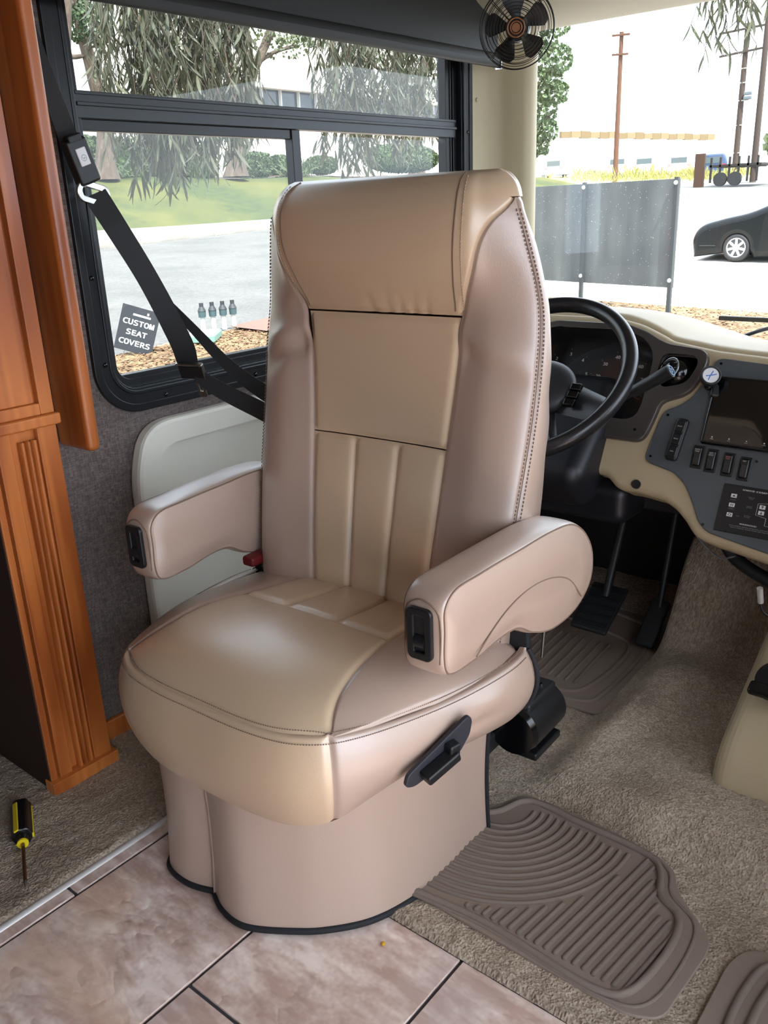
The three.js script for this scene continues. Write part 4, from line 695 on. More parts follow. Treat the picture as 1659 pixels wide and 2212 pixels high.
// ---- seat belt
{
  const t = thing('seat_belt', 'black seat belt hanging down the window edge and reaching behind the chair', 'seat belt');
  function ribbon(name, pts, side, width, mat = webbing) {    // pts: centre line; side: across direction at each point
    const c = new THREE.CatmullRomCurve3(pts.map((p) => V(...p))), sc = new THREE.CatmullRomCurve3(side.map((p) => V(...p)));
    const L = c.getLength();
    const at = (s, w, h) => { const p = c.getPoint(s), d = sc.getPoint(s).normalize(), tg = c.getTangent(s), n = tg.clone().cross(d).normalize(); const k = typeof width === 'number' ? width : lerp(width[0], width[1], s); return p.addScaledVector(d, (w - 0.5) * k).addScaledVector(n, h); };
    const list = []; for (const h of [-0.0007, 0.0007]) list.push(grid((s, w) => { const p = at(s, w, h); return [p.x, p.y, p.z, w * 0.047, s * L]; }, 60, 6));
    for (const w of [0, 1]) list.push(grid((s, k) => { const p = at(s, w, lerp(-0.0007, 0.0007, k)); return [p.x, p.y, p.z]; }, 60, 1));
    return part(name, merge(list), mat, t);
  }
  ribbon('upper_strap', [[-1.565, 1.55, -0.925], [-1.562, 1.40, -0.957], [-1.558, 1.29, -0.985], [-1.556, 1.262, -0.992]], [[0, 0.25, -1], [0, 0.25, -1], [0, 0.3, -1], [0, 0.3, -1]], [0.03, 0.046]);
  // receptacle hanging from the strap
  const b = new THREE.Group(); b.name = 'buckle'; b.position.set(-1.548, 1.235, -1.001); b.rotation.x = 0.30; t.add(b);
  part('buckle_body', rbox(0.026, 0.082, 0.046, 0.006, 3), blackPlastic, b);
  part('buckle_mouth', rbox(0.018, 0.014, 0.03, 0.003, 2, [0.004, 0.041, 0]), satinBlack, b);
  const mark = canvasTex(128, 192, (c) => { c.fillStyle = '#d8d8da'; c.fillRect(0, 0, 128, 192); c.strokeStyle = '#77777c'; c.lineWidth = 6; c.beginPath(); c.arc(64, 110, 34, 0, 7); c.stroke(); c.beginPath(); c.moveTo(44, 96); c.lineTo(60, 126); c.lineTo(70, 104); c.lineTo(88, 118); c.stroke(); });
  { const g = new THREE.PlaneGeometry(0.02, 0.03); g.rotateY(Math.PI / 2); part('release_button', rbox(0.004, 0.032, 0.022, 0.003, 2, [0.0135, 0.008, 0]), P({ color: 0xd4d4d6, roughness: 0.4 }), b); const m = part('button_print', g, P({ map: mark, roughness: 0.4 }), b); m.position.set(0.0157, 0.008, 0); }
  // D-ring
  { const s = rrect(-0.034, -0.019, 0.034, 0.019, 0.018); s.holes.push(rrect(-0.026, -0.010, 0.026, 0.009, 0.009, THREE.Path)); const g = extrude(s, 0.003, 0.0015, 2); g.rotateY(Math.PI / 2); const m = part('guide_ring', g, chrome, t); m.position.set(-1.545, 1.178, -1.016); m.rotation.x = -0.28; }
  // long strap from the ring to the tongue
  ribbon('shoulder_strap', [[-1.543, 1.178, -1.018], [-1.53, 1.12, -1.044], [-1.505, 1.02, -1.085], [-1.475, 0.93, -1.108], [-1.452, 0.875, -1.115], [-1.442, 0.846, -1.113]], [[0.1, 0.35, -1], [0.1, 0.35, -1], [0.1, 0.25, -1], [0.3, 0.2, -1], [0.6, 0.15, -0.8], [0.8, 0.1, -0.5]], [0.05, 0.044]);
  const tg = new THREE.Group(); tg.name = 'tongue'; tg.position.set(-1.438, 0.828, -1.116); tg.rotation.set(0.5, 0.4, -0.25); t.add(tg);
  part('tongue_body', rbox(0.05, 0.034, 0.008, 0.003, 2), blackPlastic, tg);
  part('tongue_bar', rbox(0.058, 0.004, 0.010, 0.002, 2, [0, 0.019, 0]), chrome, tg);
  part('tongue_bar', rbox(0.004, 0.04, 0.010, 0.002, 2, [0.028, 0, 0]), steel, tg);
  { const s = rrect(-0.009, -0.05, 0.009, 0, 0.006); s.holes.push(rrect(-0.004, -0.036, 0.004, -0.012, 0.003, THREE.Path)); const g = extrude(s, 0.002, 0.0005, 1); g.translate(0.012, -0.014, -0.001); part('tongue_plate', g, steel, tg); }
  // two straps running behind the chair
  ribbon('lap_strap', [[-1.43, 0.823, -1.122], [-1.395, 0.792, -1.145], [-1.345, 0.752, -1.19], [-1.295, 0.715, -1.235], [-1.25, 0.69, -1.29]], [[0.35, 0.9, -0.2], [0.3, 0.95, -0.2], [0.2, 1, -0.15], [0.1, 1, -0.1], [0.1, 1, 0]], [0.03, 0.048]);
  ribbon('return_strap', [[-1.50, 0.965, -1.125], [-1.46, 0.90, -1.16], [-1.42, 0.84, -1.19], [-1.37, 0.785, -1.225], [-1.31, 0.745, -1.26], [-1.25, 0.72, -1.30]], [[0.25, 0.2, -0.3], [0.4, 0.5, -0.3], [0.3, 0.8, -0.3], [0.2, 0.95, -0.3], [0.1, 1, -0.2], [0.1, 1, -0.1]], [0.014, 0.046]);
}
// ---- screwdriver on the carpet
{
  const a = V(-1.512, 0.025, -0.628), b = V(-1.300, 0.02, -0.518), d = b.clone().sub(a).normalize();
  const t = thing('screwdriver', 'black and yellow handled screwdriver lying on the left carpet', 'screwdriver', a.toArray()); t.quaternion.setFromUnitVectors(V(0, 1, 0), d);
  const L = a.distanceTo(b);
  const hs = new THREE.Shape(); for (let k = 0; k < 48; k++) { const q = k / 48 * Math.PI * 2, r = 0.0175 - 0.0018 * (0.5 - 0.5 * Math.cos(q * 6)); const x = Math.cos(q) * r, y = Math.sin(q) * r; if (k) hs.lineTo(x, y); else hs.moveTo(x, y); } hs.closePath();
  const hg = extrude(hs, 0.092, 0.003, 2); hg.rotateX(-Math.PI / 2); hg.translate(0, 0.003, 0); part('handle', hg, P({ color: 0x141414, roughness: 0.3 }), t);
  const yel = P({ color: 0xd9c21c, roughness: 0.35 });
  for (const q of [0.5, 1.55, 2.6, 3.65, 4.7, 5.75].filter((_, i) => i % 2 === 0)) { const g = rbox(0.010, 0.088, 0.004, 0.0015, 2, [0, 0.055, 0.0192]); g.rotateY(q); part('grip_inlay', g, yel, t); }
  part('collar', cyl(0.0085, 0.0125, 0.018, 20, [0, 0.105, 0]), P({ color: 0x141414, roughness: 0.3 }), t);
  part('collar_ring', cyl(0.0105, 0.0105, 0.004, 20, [0, 0.116, 0]), yel, t);
  part('shaft', cyl(0.0035, 0.0035, L - 0.13, 14, [0, 0.115 + (L - 0.13) / 2, 0]), P({ color: 0x7a5a44, roughness: 0.3, metalness: 0.9 }), t);
  part('tip', cyl(0.0012, 0.0035, 0.014, 8, [0, L - 0.008, 0]), steel, t);
}
single('yellow_crumb', 'tiny yellow crumb on the tile in front of the pedestal', 'crumb', (() => { const g = new THREE.IcosahedronGeometry(0.0042, 1); g.scale(1, 0.8, 0.9); g.translate(-0.725, 0.0035, -0.817); return g; })(), P({ color: 0xc99a2a, roughness: 0.6 }));

// ================================================================ OUTSIDE
const slope = 0.047, gy = (x, z) => -1.0 + slope * (-0.64 * x - 0.77 * z);
const lawnY = (x, z) => { const s = clamp((-23.9 - x) / 8.3, 0, 1.6); return gy(-23.9, z) * 0 + 0.42 + 0.02 * (-z - 20) * (1 - Math.min(1, s)) * 0.6 + 2.2 * (s < 1 ? s : 1 + (s - 1) * 0.12) + 0.05 * Math.sin(z * 0.7) * s; };
const speck = (n, m, a, b, f1, f2, seed) => texture(n, m, (x, y) => mixc(a, b, clamp(0.5 + (vnoise(x * f1, y * f1, f1, seed) - 0.5) * 1.1 + (fbm(x * f2, y * f2, f2, seed + 5, 4) - 0.5) * 1.2, 0, 1)), true);
const asphaltMat = P({ map: speck(512, 6, [150, 150, 147], [182, 181, 176], 200, 6, 301), roughness: 0.95 });
const dirtMat = P({ map: speck(1024, 5, [120, 88, 56], [214, 186, 140], 150, 14, 311), roughness: 1 });
const paveMat = P({ map: speck(512, 9, [206, 200, 190], [232, 227, 218], 160, 8, 321), roughness: 1 });
const lawnMat = P({ map: texture(1024, 14, (x, y) => { const a = vnoise(x * 70, y * 70, 70, 331), b = fbm(x * 5, y * 5, 5, 332, 5); return mixc(mixc([66, 88, 12], [104, 120, 26], a), [146, 142, 50], clamp((b - 0.45) * 2.4, 0, 0.9)); }, true), roughness: 1 });
const kerbMat = P({ map: speck(256, 3, [160, 154, 142], [186, 180, 168], 100, 6, 341), roughness: 0.95 });
const mulchMat = P({ map: speck(512, 5, [130, 104, 80], [190, 160, 126], 120, 9, 351), roughness: 1 });
const barkMat = P({ map: texture(256, 0.8, (x, y) => mixc([92, 78, 66], [168, 150, 132], fbm(x * 10, y * 4, 10, 361, 4)), true), roughness: 1 });
const whiteWall = P({ color: 0xcfccc4, roughness: 0.9 });
const tone = (m, k) => { m.color.multiplyScalar(k); return m; };
tone(asphaltMat, 0.255); tone(dirtMat, 0.40); tone(lawnMat, 0.28); tone(kerbMat, 0.38); tone(mulchMat, 0.36); tone(barkMat, 0.36); tone(paveMat, 0.8);
{
  const ground = (name, label, cat, x0, x1, z0, z1, dy, mat, nx = 2, nz = 2) => struct(name, label, cat, grid((s, t) => { const x = lerp(x0, x1, s), z = lerp(z0, z1, t); return [x, gy(x, z) + dy, z, x, z]; }, nx, nz), mat);
  ground('ground', 'pale sunlit gravel yard around the motorhome', 'ground', -9.6, 0.7, 60, -140, -0.02, paveMat);
  ground('ground_added_lot', 'added unseen dark lot beside the entry door that cuts upward light', 'ground', 0.7, 60, 60, -140, -0.02, P({ color: 0x3b3b3a, roughness: 0.95 }));  // unseen dark ground, added so less light bounces up through the doorway
  ground('ground_road', 'grey asphalt street beyond the driver window', 'road', -23.6, -9.6, 60, -58, -0.03, asphaltMat);
  ground('ground_far', 'pale far side of the yard below the warehouse', 'ground', -75, -9.6, -58, -140, -0.025, paveMat);
  ground('ground_mulch', 'dry leaf litter strip between motorhome and street', 'ground', -9.55, -4.5, 8, -9.3, -0.012, dirtMat);
  ground('ground_verge', 'dry leaf litter verge in front of the windscreen', 'ground', -9.0, 3, -9.6, -12.6, -0.01, dirtMat);
  const k = structGroup('kerb', 'pale concrete kerb along the far side of the street', 'kerb');
  for (let z = 10; z > -56; z -= 3) part('kerb_stone', grid((s, t) => { const zz = lerp(z, z - 2.98, t), q = [[-23.6, 0], [-23.62, 0.16], [-23.95, 0.17], [-23.97, 0.1]][Math.round(s * 3)]; return [q[0], gy(-23.6, zz) + q[1] - 0.03, zz, s, zz]; }, 3, 1), kerbMat, k);
  const walk = struct('pavement', 'pale concrete pavement strip behind the kerb', 'pavement', grid((s, t) => { const x = lerp(-23.95, -25.2, s), z = lerp(10, -57, t); return [x, lerp(gy(-23.95, z) + 0.13, lawnY(-25.2, z) + 0.02, s), z, x, z]; }, 2, 20), kerbMat);
  struct('ground_lawn', 'sloping lawn rising from the street to the hedges', 'lawn', grid((s, t) => { const x = lerp(-25.1, -33, s), z = lerp(10, -57, t); return [x, lawnY(x, z), z, x, z]; }, 30, 60), lawnMat);
  struct('ground_bed', 'bare planting bed under the hedges', 'ground', grid((s, t) => { const x = lerp(-32.2, -45, s), z = lerp(10, -57, t); return [x, lawnY(x, z) + 0.03 + 0.05 * vnoise(x * 2 + 100, z * 2 + 200, 999, 7), z, x, z]; }, 20, 80), mulchMat);
  const apron = struct('driveway', 'reddish concrete driveway corner near the valves', 'driveway', grid((s, t) => { const x = lerp(-9.6, -8.6, s), z = lerp(-8.2, -11, t); return [x, gy(x, z) + 0.03, z, x, z]; }, 2, 2), P({ color: 0x6e5449, roughness: 0.95 }));
}
// ---- foliage helpers
const leafShape = (l, w, bend = 0.25) => { const n = 4; return grid((s, t) => { const k = Math.sin(Math.PI * Math.min(0.97, 0.06 + t * 0.94)) ** 0.8, x = (s - 0.5) * w * k; return [x, -l * t, bend * l * t * t + Math.abs(s - 0.5) * w * 0.25]; }, 2, n); };
const blobLeaf = (l) => grid((s, t) => [(s - 0.5) * l * Math.sin(Math.PI * (0.1 + 0.85 * t)), (t - 0.5) * l, 0.12 * l * Math.sin(s * 3)], 2, 2);
const leafMat = (c, tr = 0.35) => P({ color: c, roughness: 0.7, transmission: tr, thickness: 0, side: THREE.DoubleSide });
function instanced(name, geo, mat, list, parent, tint = 0.25) {
  const m = new THREE.InstancedMesh(geo, mat, list.length), c = new THREE.Color(); m.name = name; m.castShadow = m.receiveShadow = true; m.userData.kind = 'stuff';
  list.forEach((x, i) => { m.setMatrixAt(i, x); const k = 1 + rr(-tint, tint); m.setColorAt(i, c.setRGB(k * (1 + rr(-0.08, 0.15)), k, k * (1 + rr(-0.1, 0.05)))); });
  parent.add(m); return m;
}
const M4 = (p, e, s) => new THREE.Matrix4().compose(p, new THREE.Quaternion().setFromEuler(e), V(s, s, s));
const eGreen = leafMat(new THREE.Color().setRGB(0.042, 0.05, 0.02)), hedgeGreen = leafMat(new THREE.Color().setRGB(0.05, 0.085, 0.022), 0.25), pineGreen = leafMat(new THREE.Color().setRGB(0.05, 0.085, 0.032), 0.25), treeGreen = leafMat(new THREE.Color().setRGB(0.075, 0.1, 0.036), 0.35);
// ---- drooping eucalyptus close to the window
function eucalyptus(label, trunkAt, limb, curtains, group) {
  const t = thing('eucalyptus_tree', label, 'tree', trunkAt, 0, group);
  const o = V(...trunkAt), rel = (p) => V(...p).sub(o);
  part('trunk', tube([[0, 0, 0], [0.1, 2, 0.05], [0.05, 4.2, 0]].map((p) => V(...p)), 0.2, 20, 10), barkMat, t);
  part('limb', tube([V(0.05, 3.6, 0), ...limb.map(rel)], 0.05, 60, 8), barkMat, t);
  const leaves = [], twigs = [];
  for (const [x0, z0, x1, z1, ytop, ylow, n, spread] of curtains) for (let i = 0; i < n; i++) {
    const f = rnd(), depth = rr(-spread, spread);
    let p = V(lerp(x0, x1, f) + depth, ytop + rr(-0.1, 0.3), lerp(z0, z1, f) + rr(-0.15, 0.15) + depth * 0.7);
    const low = ylow(f) + rr(0, 0.45); const pts = [p.clone()]; let sway = rr(-1, 1);
    while (p.y > low) {
      p = p.clone().add(V(rr(-0.05, 0.05) + sway * 0.012, -rr(0.07, 0.13), rr(-0.05, 0.05) + sway * 0.012)); pts.push(p);
      for (let k = 0; k < 2; k++) if (rnd() < 0.85) leaves.push(M4(p.clone().sub(o), new THREE.Euler(rr(-0.55, 0.55), rr(0, 6.28), rr(-0.55, 0.55), 'YXZ'), rr(0.6, 1.35)));
    }
    if (pts.length > 2) twigs.push(tube(pts.map((q) => q.clone().sub(o)), 0.0028, pts.length * 2, 4));
  }
  const tw = part('twigs', merge(twigs), barkMat, t); tw.userData.kind = 'stuff';
  instanced('foliage', leafShape(0.155, 0.021), eGreen, leaves, t, 0.35);
  return t;
}
eucalyptus('eucalyptus with drooping narrow leaves outside the left half of the driver window', [-7.2, gy(-7.2, -2.6), -2.6], [[-6.6, 3.0, -3.2], [-6.1, 3.05, -4.3], [-6.0, 3.0, -5.2], [-6.0, 2.9, -5.7]],
  [[-6, -4.33, -6, -5.55, 2.85, (f) => 1.30 + 0.75 * Math.abs(f - 0.38), 190, 0.6]], 'eucalyptus trees');
eucalyptus('eucalyptus with drooping narrow leaves outside the right half of the driver window', [-6.7, gy(-6.7, -10.7), -10.7], [[-6.6, 3.6, -9.8], [-6.3, 3.5, -8.6], [-6.1, 3.3, -7.6], [-6.0, 3.1, -6.6]],
  [[-6, -6.5, -6, -8.25, 2.8, (f) => 1.45 + 0.7 * Math.abs(f - 0.3) - (f > 0.7 ? 0.15 : 0), 125, 0.5]], 'eucalyptus trees');
eucalyptus('eucalyptus whose leaf tips hang into the top right of the windscreen', [1.6, gy(1.6, -9), -9], [[0.5, 3.5, -8.8], [-1.2, 3.4, -8.3], [-2.6, 3.2, -8.0]],
  [[-2.98, -8, -2.6, -8, 3.1, (f) => 2.2 + 0.25 * Math.abs(f - 0.6), 26, 0.12]], 'eucalyptus trees');
// ---- hedges and shrubs on the berm
function shrub(label, x0, x1, y0, y1, z0, z1, n, round, group) {
  const cx = (x0 + x1) / 2, cz = (z0 + z1) / 2, t = thing('hedge_shrub', label, 'hedge', [cx, y0, cz], 0, group), hx = (x1 - x0) / 2, hz = (z1 - z0) / 2, h = y1 - y0;
  n = Math.round(n * 2.3);
  const core = rbox(hx * 1.7, h * 0.88, hz * 1.7, Math.min(hx, hz, h / 2) * round, 4, [0, h * 0.47, 0]); part('branches', core, P({ color: new THREE.Color().setRGB(0.05, 0.085, 0.022), roughness: 1 }), t);
  const list = []; const e = 2 / Math.max(0.15, round);
  for (let i = 0; i < n; i++) { let a = V(rr(-1, 1), rr(-1, 1), rr(-1, 1)); const L = (Math.abs(a.x) ** e + Math.abs(a.y) ** e + Math.abs(a.z) ** e) ** (1 / e); a.multiplyScalar(rr(0.9, 1.1) / L); list.push(M4(V(a.x * hx, h / 2 + a.y * h / 2, a.z * hz), new THREE.Euler(rr(0, 6), rr(0, 6), rr(0, 6)), rr(0.7, 1.4))); }
  instanced('leaves', blobLeaf(0.11), hedgeGreen, list, t);
}
shrub('long clipped hedge left of the pine trunk', -34, -33, 2.6, 4.2, -24.2, -19.5, 2600, 0.35, 'clipped hedges');
shrub('tall clipped hedge between the two tree trunks', -34.2, -33, 2.6, 4.1, -28.4, -24.3, 2600, 0.4, 'clipped hedges');
shrub('low boxy shrub right of the second trunk', -34, -33, 2.7, 3.78, -32.1, -30.0, 1300, 0.55, 'clipped hedges');
shrub('small shrub beside the window stile', -34, -33.2, 2.75, 3.7, -33.6, -32.5, 700, 0.7, 'clipped hedges');
shrub('round ball shrub behind the middle of the window', -34, -33, 2.85, 3.7, -37.0, -35.0, 1200, 0.9, 'clipped hedges');
shrub('loose leafy shrub near the right end of the window', -33.2, -31.6, 2.9, 4.3, -44.5, -38.5, 3200, 0.9, 'clipped hedges');
// strappy low plants
function tuft(label, x, z, h, n) { const y = lawnY(x, z), t = thing('strap_plant', label, 'plant', [x, y, z], 0, 'strap-leaved plants on the berm'); const l = []; for (let i = 0; i < n; i++) { const m = new THREE.Matrix4().compose(V(rr(-0.5, 0.5), 0, rr(-0.7, 0.7)), new THREE.Quaternion().setFromEuler(new THREE.Euler(Math.PI + rr(-0.7, 0.7), rr(0, 6.28), rr(-0.7, 0.7))), V(1, 1, 1).multiplyScalar(rr(0.6, 1.2))); l.push(m); } instanced('leaves', leafShape(h, 0.06, 0.4), hedgeGreen, l, t); }
tuft('strap-leaved plant at the foot of the tall hedge', -32.4, -26.9, 0.7, 160); tuft('strap-leaved plant beside the low boxy shrub', -32.4, -33.0, 0.8, 170); tuft('strap-leaved plant under the hedge at the pine trunk', -32.3, -22.9, 0.5, 90);
// ---- trees on the berm
function berm(label, trunk, r, clumps, leaf, size, group) {
  const b = trunk[0], t = thing('berm_tree', label, 'tree', b, 0, group), o = V(...b);
  const curve = new THREE.CatmullRomCurve3(trunk.map((p) => V(...p).sub(o))), n = 24;
  part('trunk', grid((s, q) => { const p = curve.getPoint(q), a = s * Math.PI * 2, rad = r * lerp(1.25, 0.62, q) * (1 + 0.55 * Math.exp(-q * 22)) * (1 + 0.05 * Math.sin(a * 5 + q * 30)); return [p.x + Math.cos(a) * rad, p.y, p.z + Math.sin(a) * rad, s * 1.5, q * 6]; }, 12, n, true), barkMat, t);
  for (const br of clumps.branches || []) part('branch', tube(br.map((p) => V(...p).sub(o)), 0.09, 30, 6), barkMat, t);
  const list = []; for (const [x, y, z, rx, ry, k] of clumps.balls) for (let i = 0; i < k; i++) { const a = V(rr(-1, 1), rr(-1, 1), rr(-1, 1)); if (a.length() > 1) a.normalize(); list.push(M4(V(x + a.x * rx, y + a.y * ry, z + a.z * rx).sub(o), new THREE.Euler(rr(0, 6), rr(0, 6), rr(0, 6)), rr(0.6, 1.3))); }
  if (list.length) instanced('foliage', leaf, size, list, t);
}
berm('pine with a green needle clump behind the left of the window', [[-32, 2.55, -21.7], [-32, 4.6, -22.0], [-32, 5.8, -21.9], [-32, 7.6, -21.6], [-32, 10, -21.4]], 0.3, { branches: [[[-32, 7.0, -21.6], [-32, 6.9, -20.9], [-32, 7.3, -20.2], [-32, 8.2, -19.8]]], balls: [[-32, 8.05, -21.9, 0.85, 0.75, 900], [-32, 8.5, -21.4, 0.6, 0.5, 300]] }, blobLeaf(0.13), pineGreen, 'trees on the berm');
berm('tree with a pale trunk at the far left of the window', [[-30, 2.2, -17.5], [-30, 5, -19.0], [-30, 7.5, -19.6], [-30, 9.5, -20.1]], 0.22, { balls: [] }, blobLeaf(0.13), pineGreen, 'trees on the berm');
berm('forking tree with sparse crown behind the window stile', [[-32, 2.65, -28.6], [-32, 4.7, -28.95], [-32, 6.2, -29.4], [-32, 7.6, -30.6], [-32, 9.6, -32]], 0.32, { branches: [[[-32, 6.0, -29.3], [-32, 7.5, -28.9], [-32, 9.5, -29.2]], [[-32, 7.4, -30.4], [-32, 8.0, -31.6], [-32, 8.4, -33]]], balls: [[-32, 8.4, -32.3, 1.4, 0.6, 260], [-32, 9.0, -33.6, 1.2, 0.7, 240], [-32, 9.2, -30.4, 1.1, 0.6, 160]] }, blobLeaf(0.16), treeGreen, 'trees on the berm');
berm('leaning tree at the right end of the window', [[-34, 2.85, -45.0], [-34, 5.2, -45.1], [-34, 8, -45.8], [-34, 11, -46.5]], 0.3, { branches: [[[-34, 6, -45.3], [-34, 7.6, -43.5], [-34, 8.6, -41]]], balls: [[-34, 8.2, -42.5, 2.0, 1.2, 420], [-34, 6.6, -41.5, 1.6, 1.0, 300], [-34, 7.6, -46, 1.8, 1.3, 400]] }, blobLeaf(0.2), treeGreen, 'trees on the berm');
// ---- white office building behind the berm
{
  const t = thing('office_building', 'white panel office building with dark window band behind the trees', 'building', [-42, 3, -45]);
  part('wall', box2(-8, 0, -1, 4.03, -30, 8), whiteWall, t); part('wall', box2(-8, 0, 5.12, 9, -30, 8), whiteWall, t); part('wall', box2(-8, 0, -1, 9.5, 8.0, 60), whiteWall, t);
  const joint = P({ color: 0xb8b6b0, roughness: 1 });
  for (const y of [4.8, 5.84, 3.6]) part('panel_joint', box2(0, 0.012, y - 0.02, y + 0.02, 8.05, 30), joint, t);
  const glass = P({ color: 0x262f33, roughness: 0.12, metalness: 0 });
  for (let k = 0; k < 22; k++) { const z = 7.9 - k * 1.6; const w = part('window', box2(-0.3, -0.2, 4.03, 5.12, z - 1.53, z, 0), glass, t); part('mullion', box2(-0.28, 0.02, 4.03, 5.12, z - 1.6, z - 1.53, 0), whiteWall, w); }
  part('canopy', box2(-0.1, 0.5, 5.10, 5.2, -30, 8), whiteWall, t);
}
// ---- yard sign, valves, utility box, litter
{
  const c = V(-9.35, gy(-9.35, -6.35), -6.35), t = thing('yard_sign', 'tilted dark yard sign reading custom seat covers', 'sign', [c.x, c.y - 0.06, c.z], 48 * D2R);
  const in_ = new THREE.Group(); in_.name = 'sign'; in_.rotation.z = -0.34; t.add(in_);
  const print = canvasTex(640, 800, (x, w, h) => { x.fillStyle = '#2a2f35'; x.fillRect(0, 0, w, h); x.fillStyle = '#f1f1ee'; x.textAlign = 'center'; x.fillRect(200, 120, 300, 34); x.font = '52px monospace'; ['CUSTOM', 'SEAT', 'COVERS'].forEach((s, i) => { x.save(); x.translate(w / 2, 320 + i * 180); x.scale(1.2, 1); x.font = '126px monospace'; x.lineWidth = 5; x.strokeStyle = '#f1f1ee'; x.fillText(s, 0, 0); x.strokeText(s, 0, 0); x.restore(); }); x.fillRect(430, 60, 30, 40); });
  part('board', rbox(0.46, 0.56, 0.008, 0.002, 1, [0, 0.37, 0]), P({ color: 0x26292d, roughness: 0.7 }), in_);
  { const [g, m] = printed(0.455, 0.555, print, { roughness: 0.7 }); part('board_print', g, m, in_).position.set(0, 0.37, 0.005); }
  for (const x of [-0.1, 0.1]) part('stake', bar([x, -0.05, 0], [x, 0.3, 0], 0.004, 0.004, 6), steel, in_);
}
{
  const px = [[-9.74, -7.86], [-9.67, -7.99], [-9.60, -8.12], [-9.54, -8.25]], pvc = P({ color: 0xb4b5b0, roughness: 0.5 }), blk = P({ color: 0x2c3033, roughness: 0.6 });
  px.forEach(([x, z], i) => { const t = thing('irrigation_valve', ['white and black irrigation valve standing leftmost in the row of four', 'white and black irrigation valve second from the left in the row', 'white and black irrigation valve third from the left in the row', 'white and black irrigation valve rightmost in the row of four'][i], 'valve', [x, gy(x, z), z], 0, 'irrigation valves by the street');
    part('riser', cyl(0.035, 0.035, 0.2, 16, [0, 0.1, 0]), pvc, t); part('body', cyl(0.055, 0.05, 0.09, 16, [0, 0.24, 0]), P({ color: 0x3f5357, roughness: 0.5 }), t); part('bonnet', cyl(0.03, 0.06, 0.06, 16, [0, 0.31, 0]), blk, t); part('cap', cyl(0.03, 0.03, 0.06, 12, [0, 0.36, 0]), blk, t); });
  const b = thing('utility_box', 'pale turquoise utility box lid on the ground near the valves', 'box', [-9.25, gy(-9.25, -7.45), -7.45], 0.7);
  part('box', rbox(0.40, 0.09, 0.62, 0.015, 2, [0, 0.045, 0]), P({ color: 0x6f9186, roughness: 0.7 }), b); part('lid', rbox(0.36, 0.012, 0.58, 0.005, 2, [0, 0.095, 0]), P({ color: 0x93a89e, roughness: 0.7 }), b);
  // leaf litter on both dry strips
  const litter = (name, label, x0, x1, z0, z1, n, s) => { const l = []; for (let i = 0; i < n; i++) { const x = rr(x0, x1), z = rr(z0, z1); l.push(M4(V(x, gy(x, z) + 0.01, z), new THREE.Euler(Math.PI / 2 + rr(-0.5, 0.5), rr(0, 6.28), rr(0, 6.28), 'YXZ'), rr(0.6, 1.4))); } const m = instanced(name, leafShape(s, s * 0.28), P({ color: 0x7a6048, roughness: 1 }), l, scene, 0.4); m.userData = { kind: 'stuff', label, category: 'leaf litter' }; };
  litter('leaf_litter', 'scattered dry leaves on the strip below the driver window', -9.5, -5.5, -9.3, -4, 9000, 0.075);
  litter('leaf_litter_verge', 'scattered dry leaves on the verge beyond the windscreen', -7.5, 1.5, -12.6, -9.6, 6000, 0.075);
}
// ---- dark panel fence in front of the windscreen
{
  const t = thing('panel_fence', 'weathered dark plywood panel fence on thin posts beyond the windscreen', 'fence');
  const A = V(-8.2, 0, -12.9), B = V(-4.66, 0, -11.9), n = B.clone().sub(A).normalize(), yaw = Math.atan2(-n.z, n.x);
  const ply = P({ map: texture(512, 1.6, (x, y) => { const a = fbm(x * 6, y * 1, 6, 401, 4, 1), sp = hash(Math.floor(x * 300), Math.floor(y * 300), 9) > 0.9975 ? 1 : 0, b = fbm(x * 3, y * 3, 3, 405, 3); return mixc(mixc([62, 67, 70], [92, 97, 97], clamp(0.5 + (a - 0.5) * 1.2 + (b - 0.5), 0, 1)), [205, 210, 205], sp); }, true), roughness: 0.75 });
  const L = A.distanceTo(B), at = (u) => A.clone().addScaledVector(n, u);
  for (const [u0, u1] of [[0, L - 1.66], [L - 1.64, L]]) { const m = at((u0 + u1) / 2); const g = metric(rbox(u1 - u0, 1.40, 0.02, 0.003, 1)); const p = part('panel', g, ply, t); p.position.set(m.x, 0.62, m.z); p.rotation.y = yaw; }
  const pm = P({ color: 0x32383b, roughness: 0.6 });
  for (const u of [0.1, L - 1.64, L - 0.03]) { const m = at(u), post = part('post', box2(-0.03, 0.03, gy(m.x, m.z) - 0.05, 1.34, 0.012, 0.05), pm, t); post.position.set(m.x, 0, m.z); post.rotation.y = yaw; for (const y of [1.27, 0.02]) { const b = part('bolt', new THREE.SphereGeometry(0.03, 10, 8), P({ color: 0xcfd8d8, roughness: 0.4 }), t); b.position.set(m.x + Math.sin(yaw) * 0.05, y, m.z + Math.cos(yaw) * 0.05); } }
}
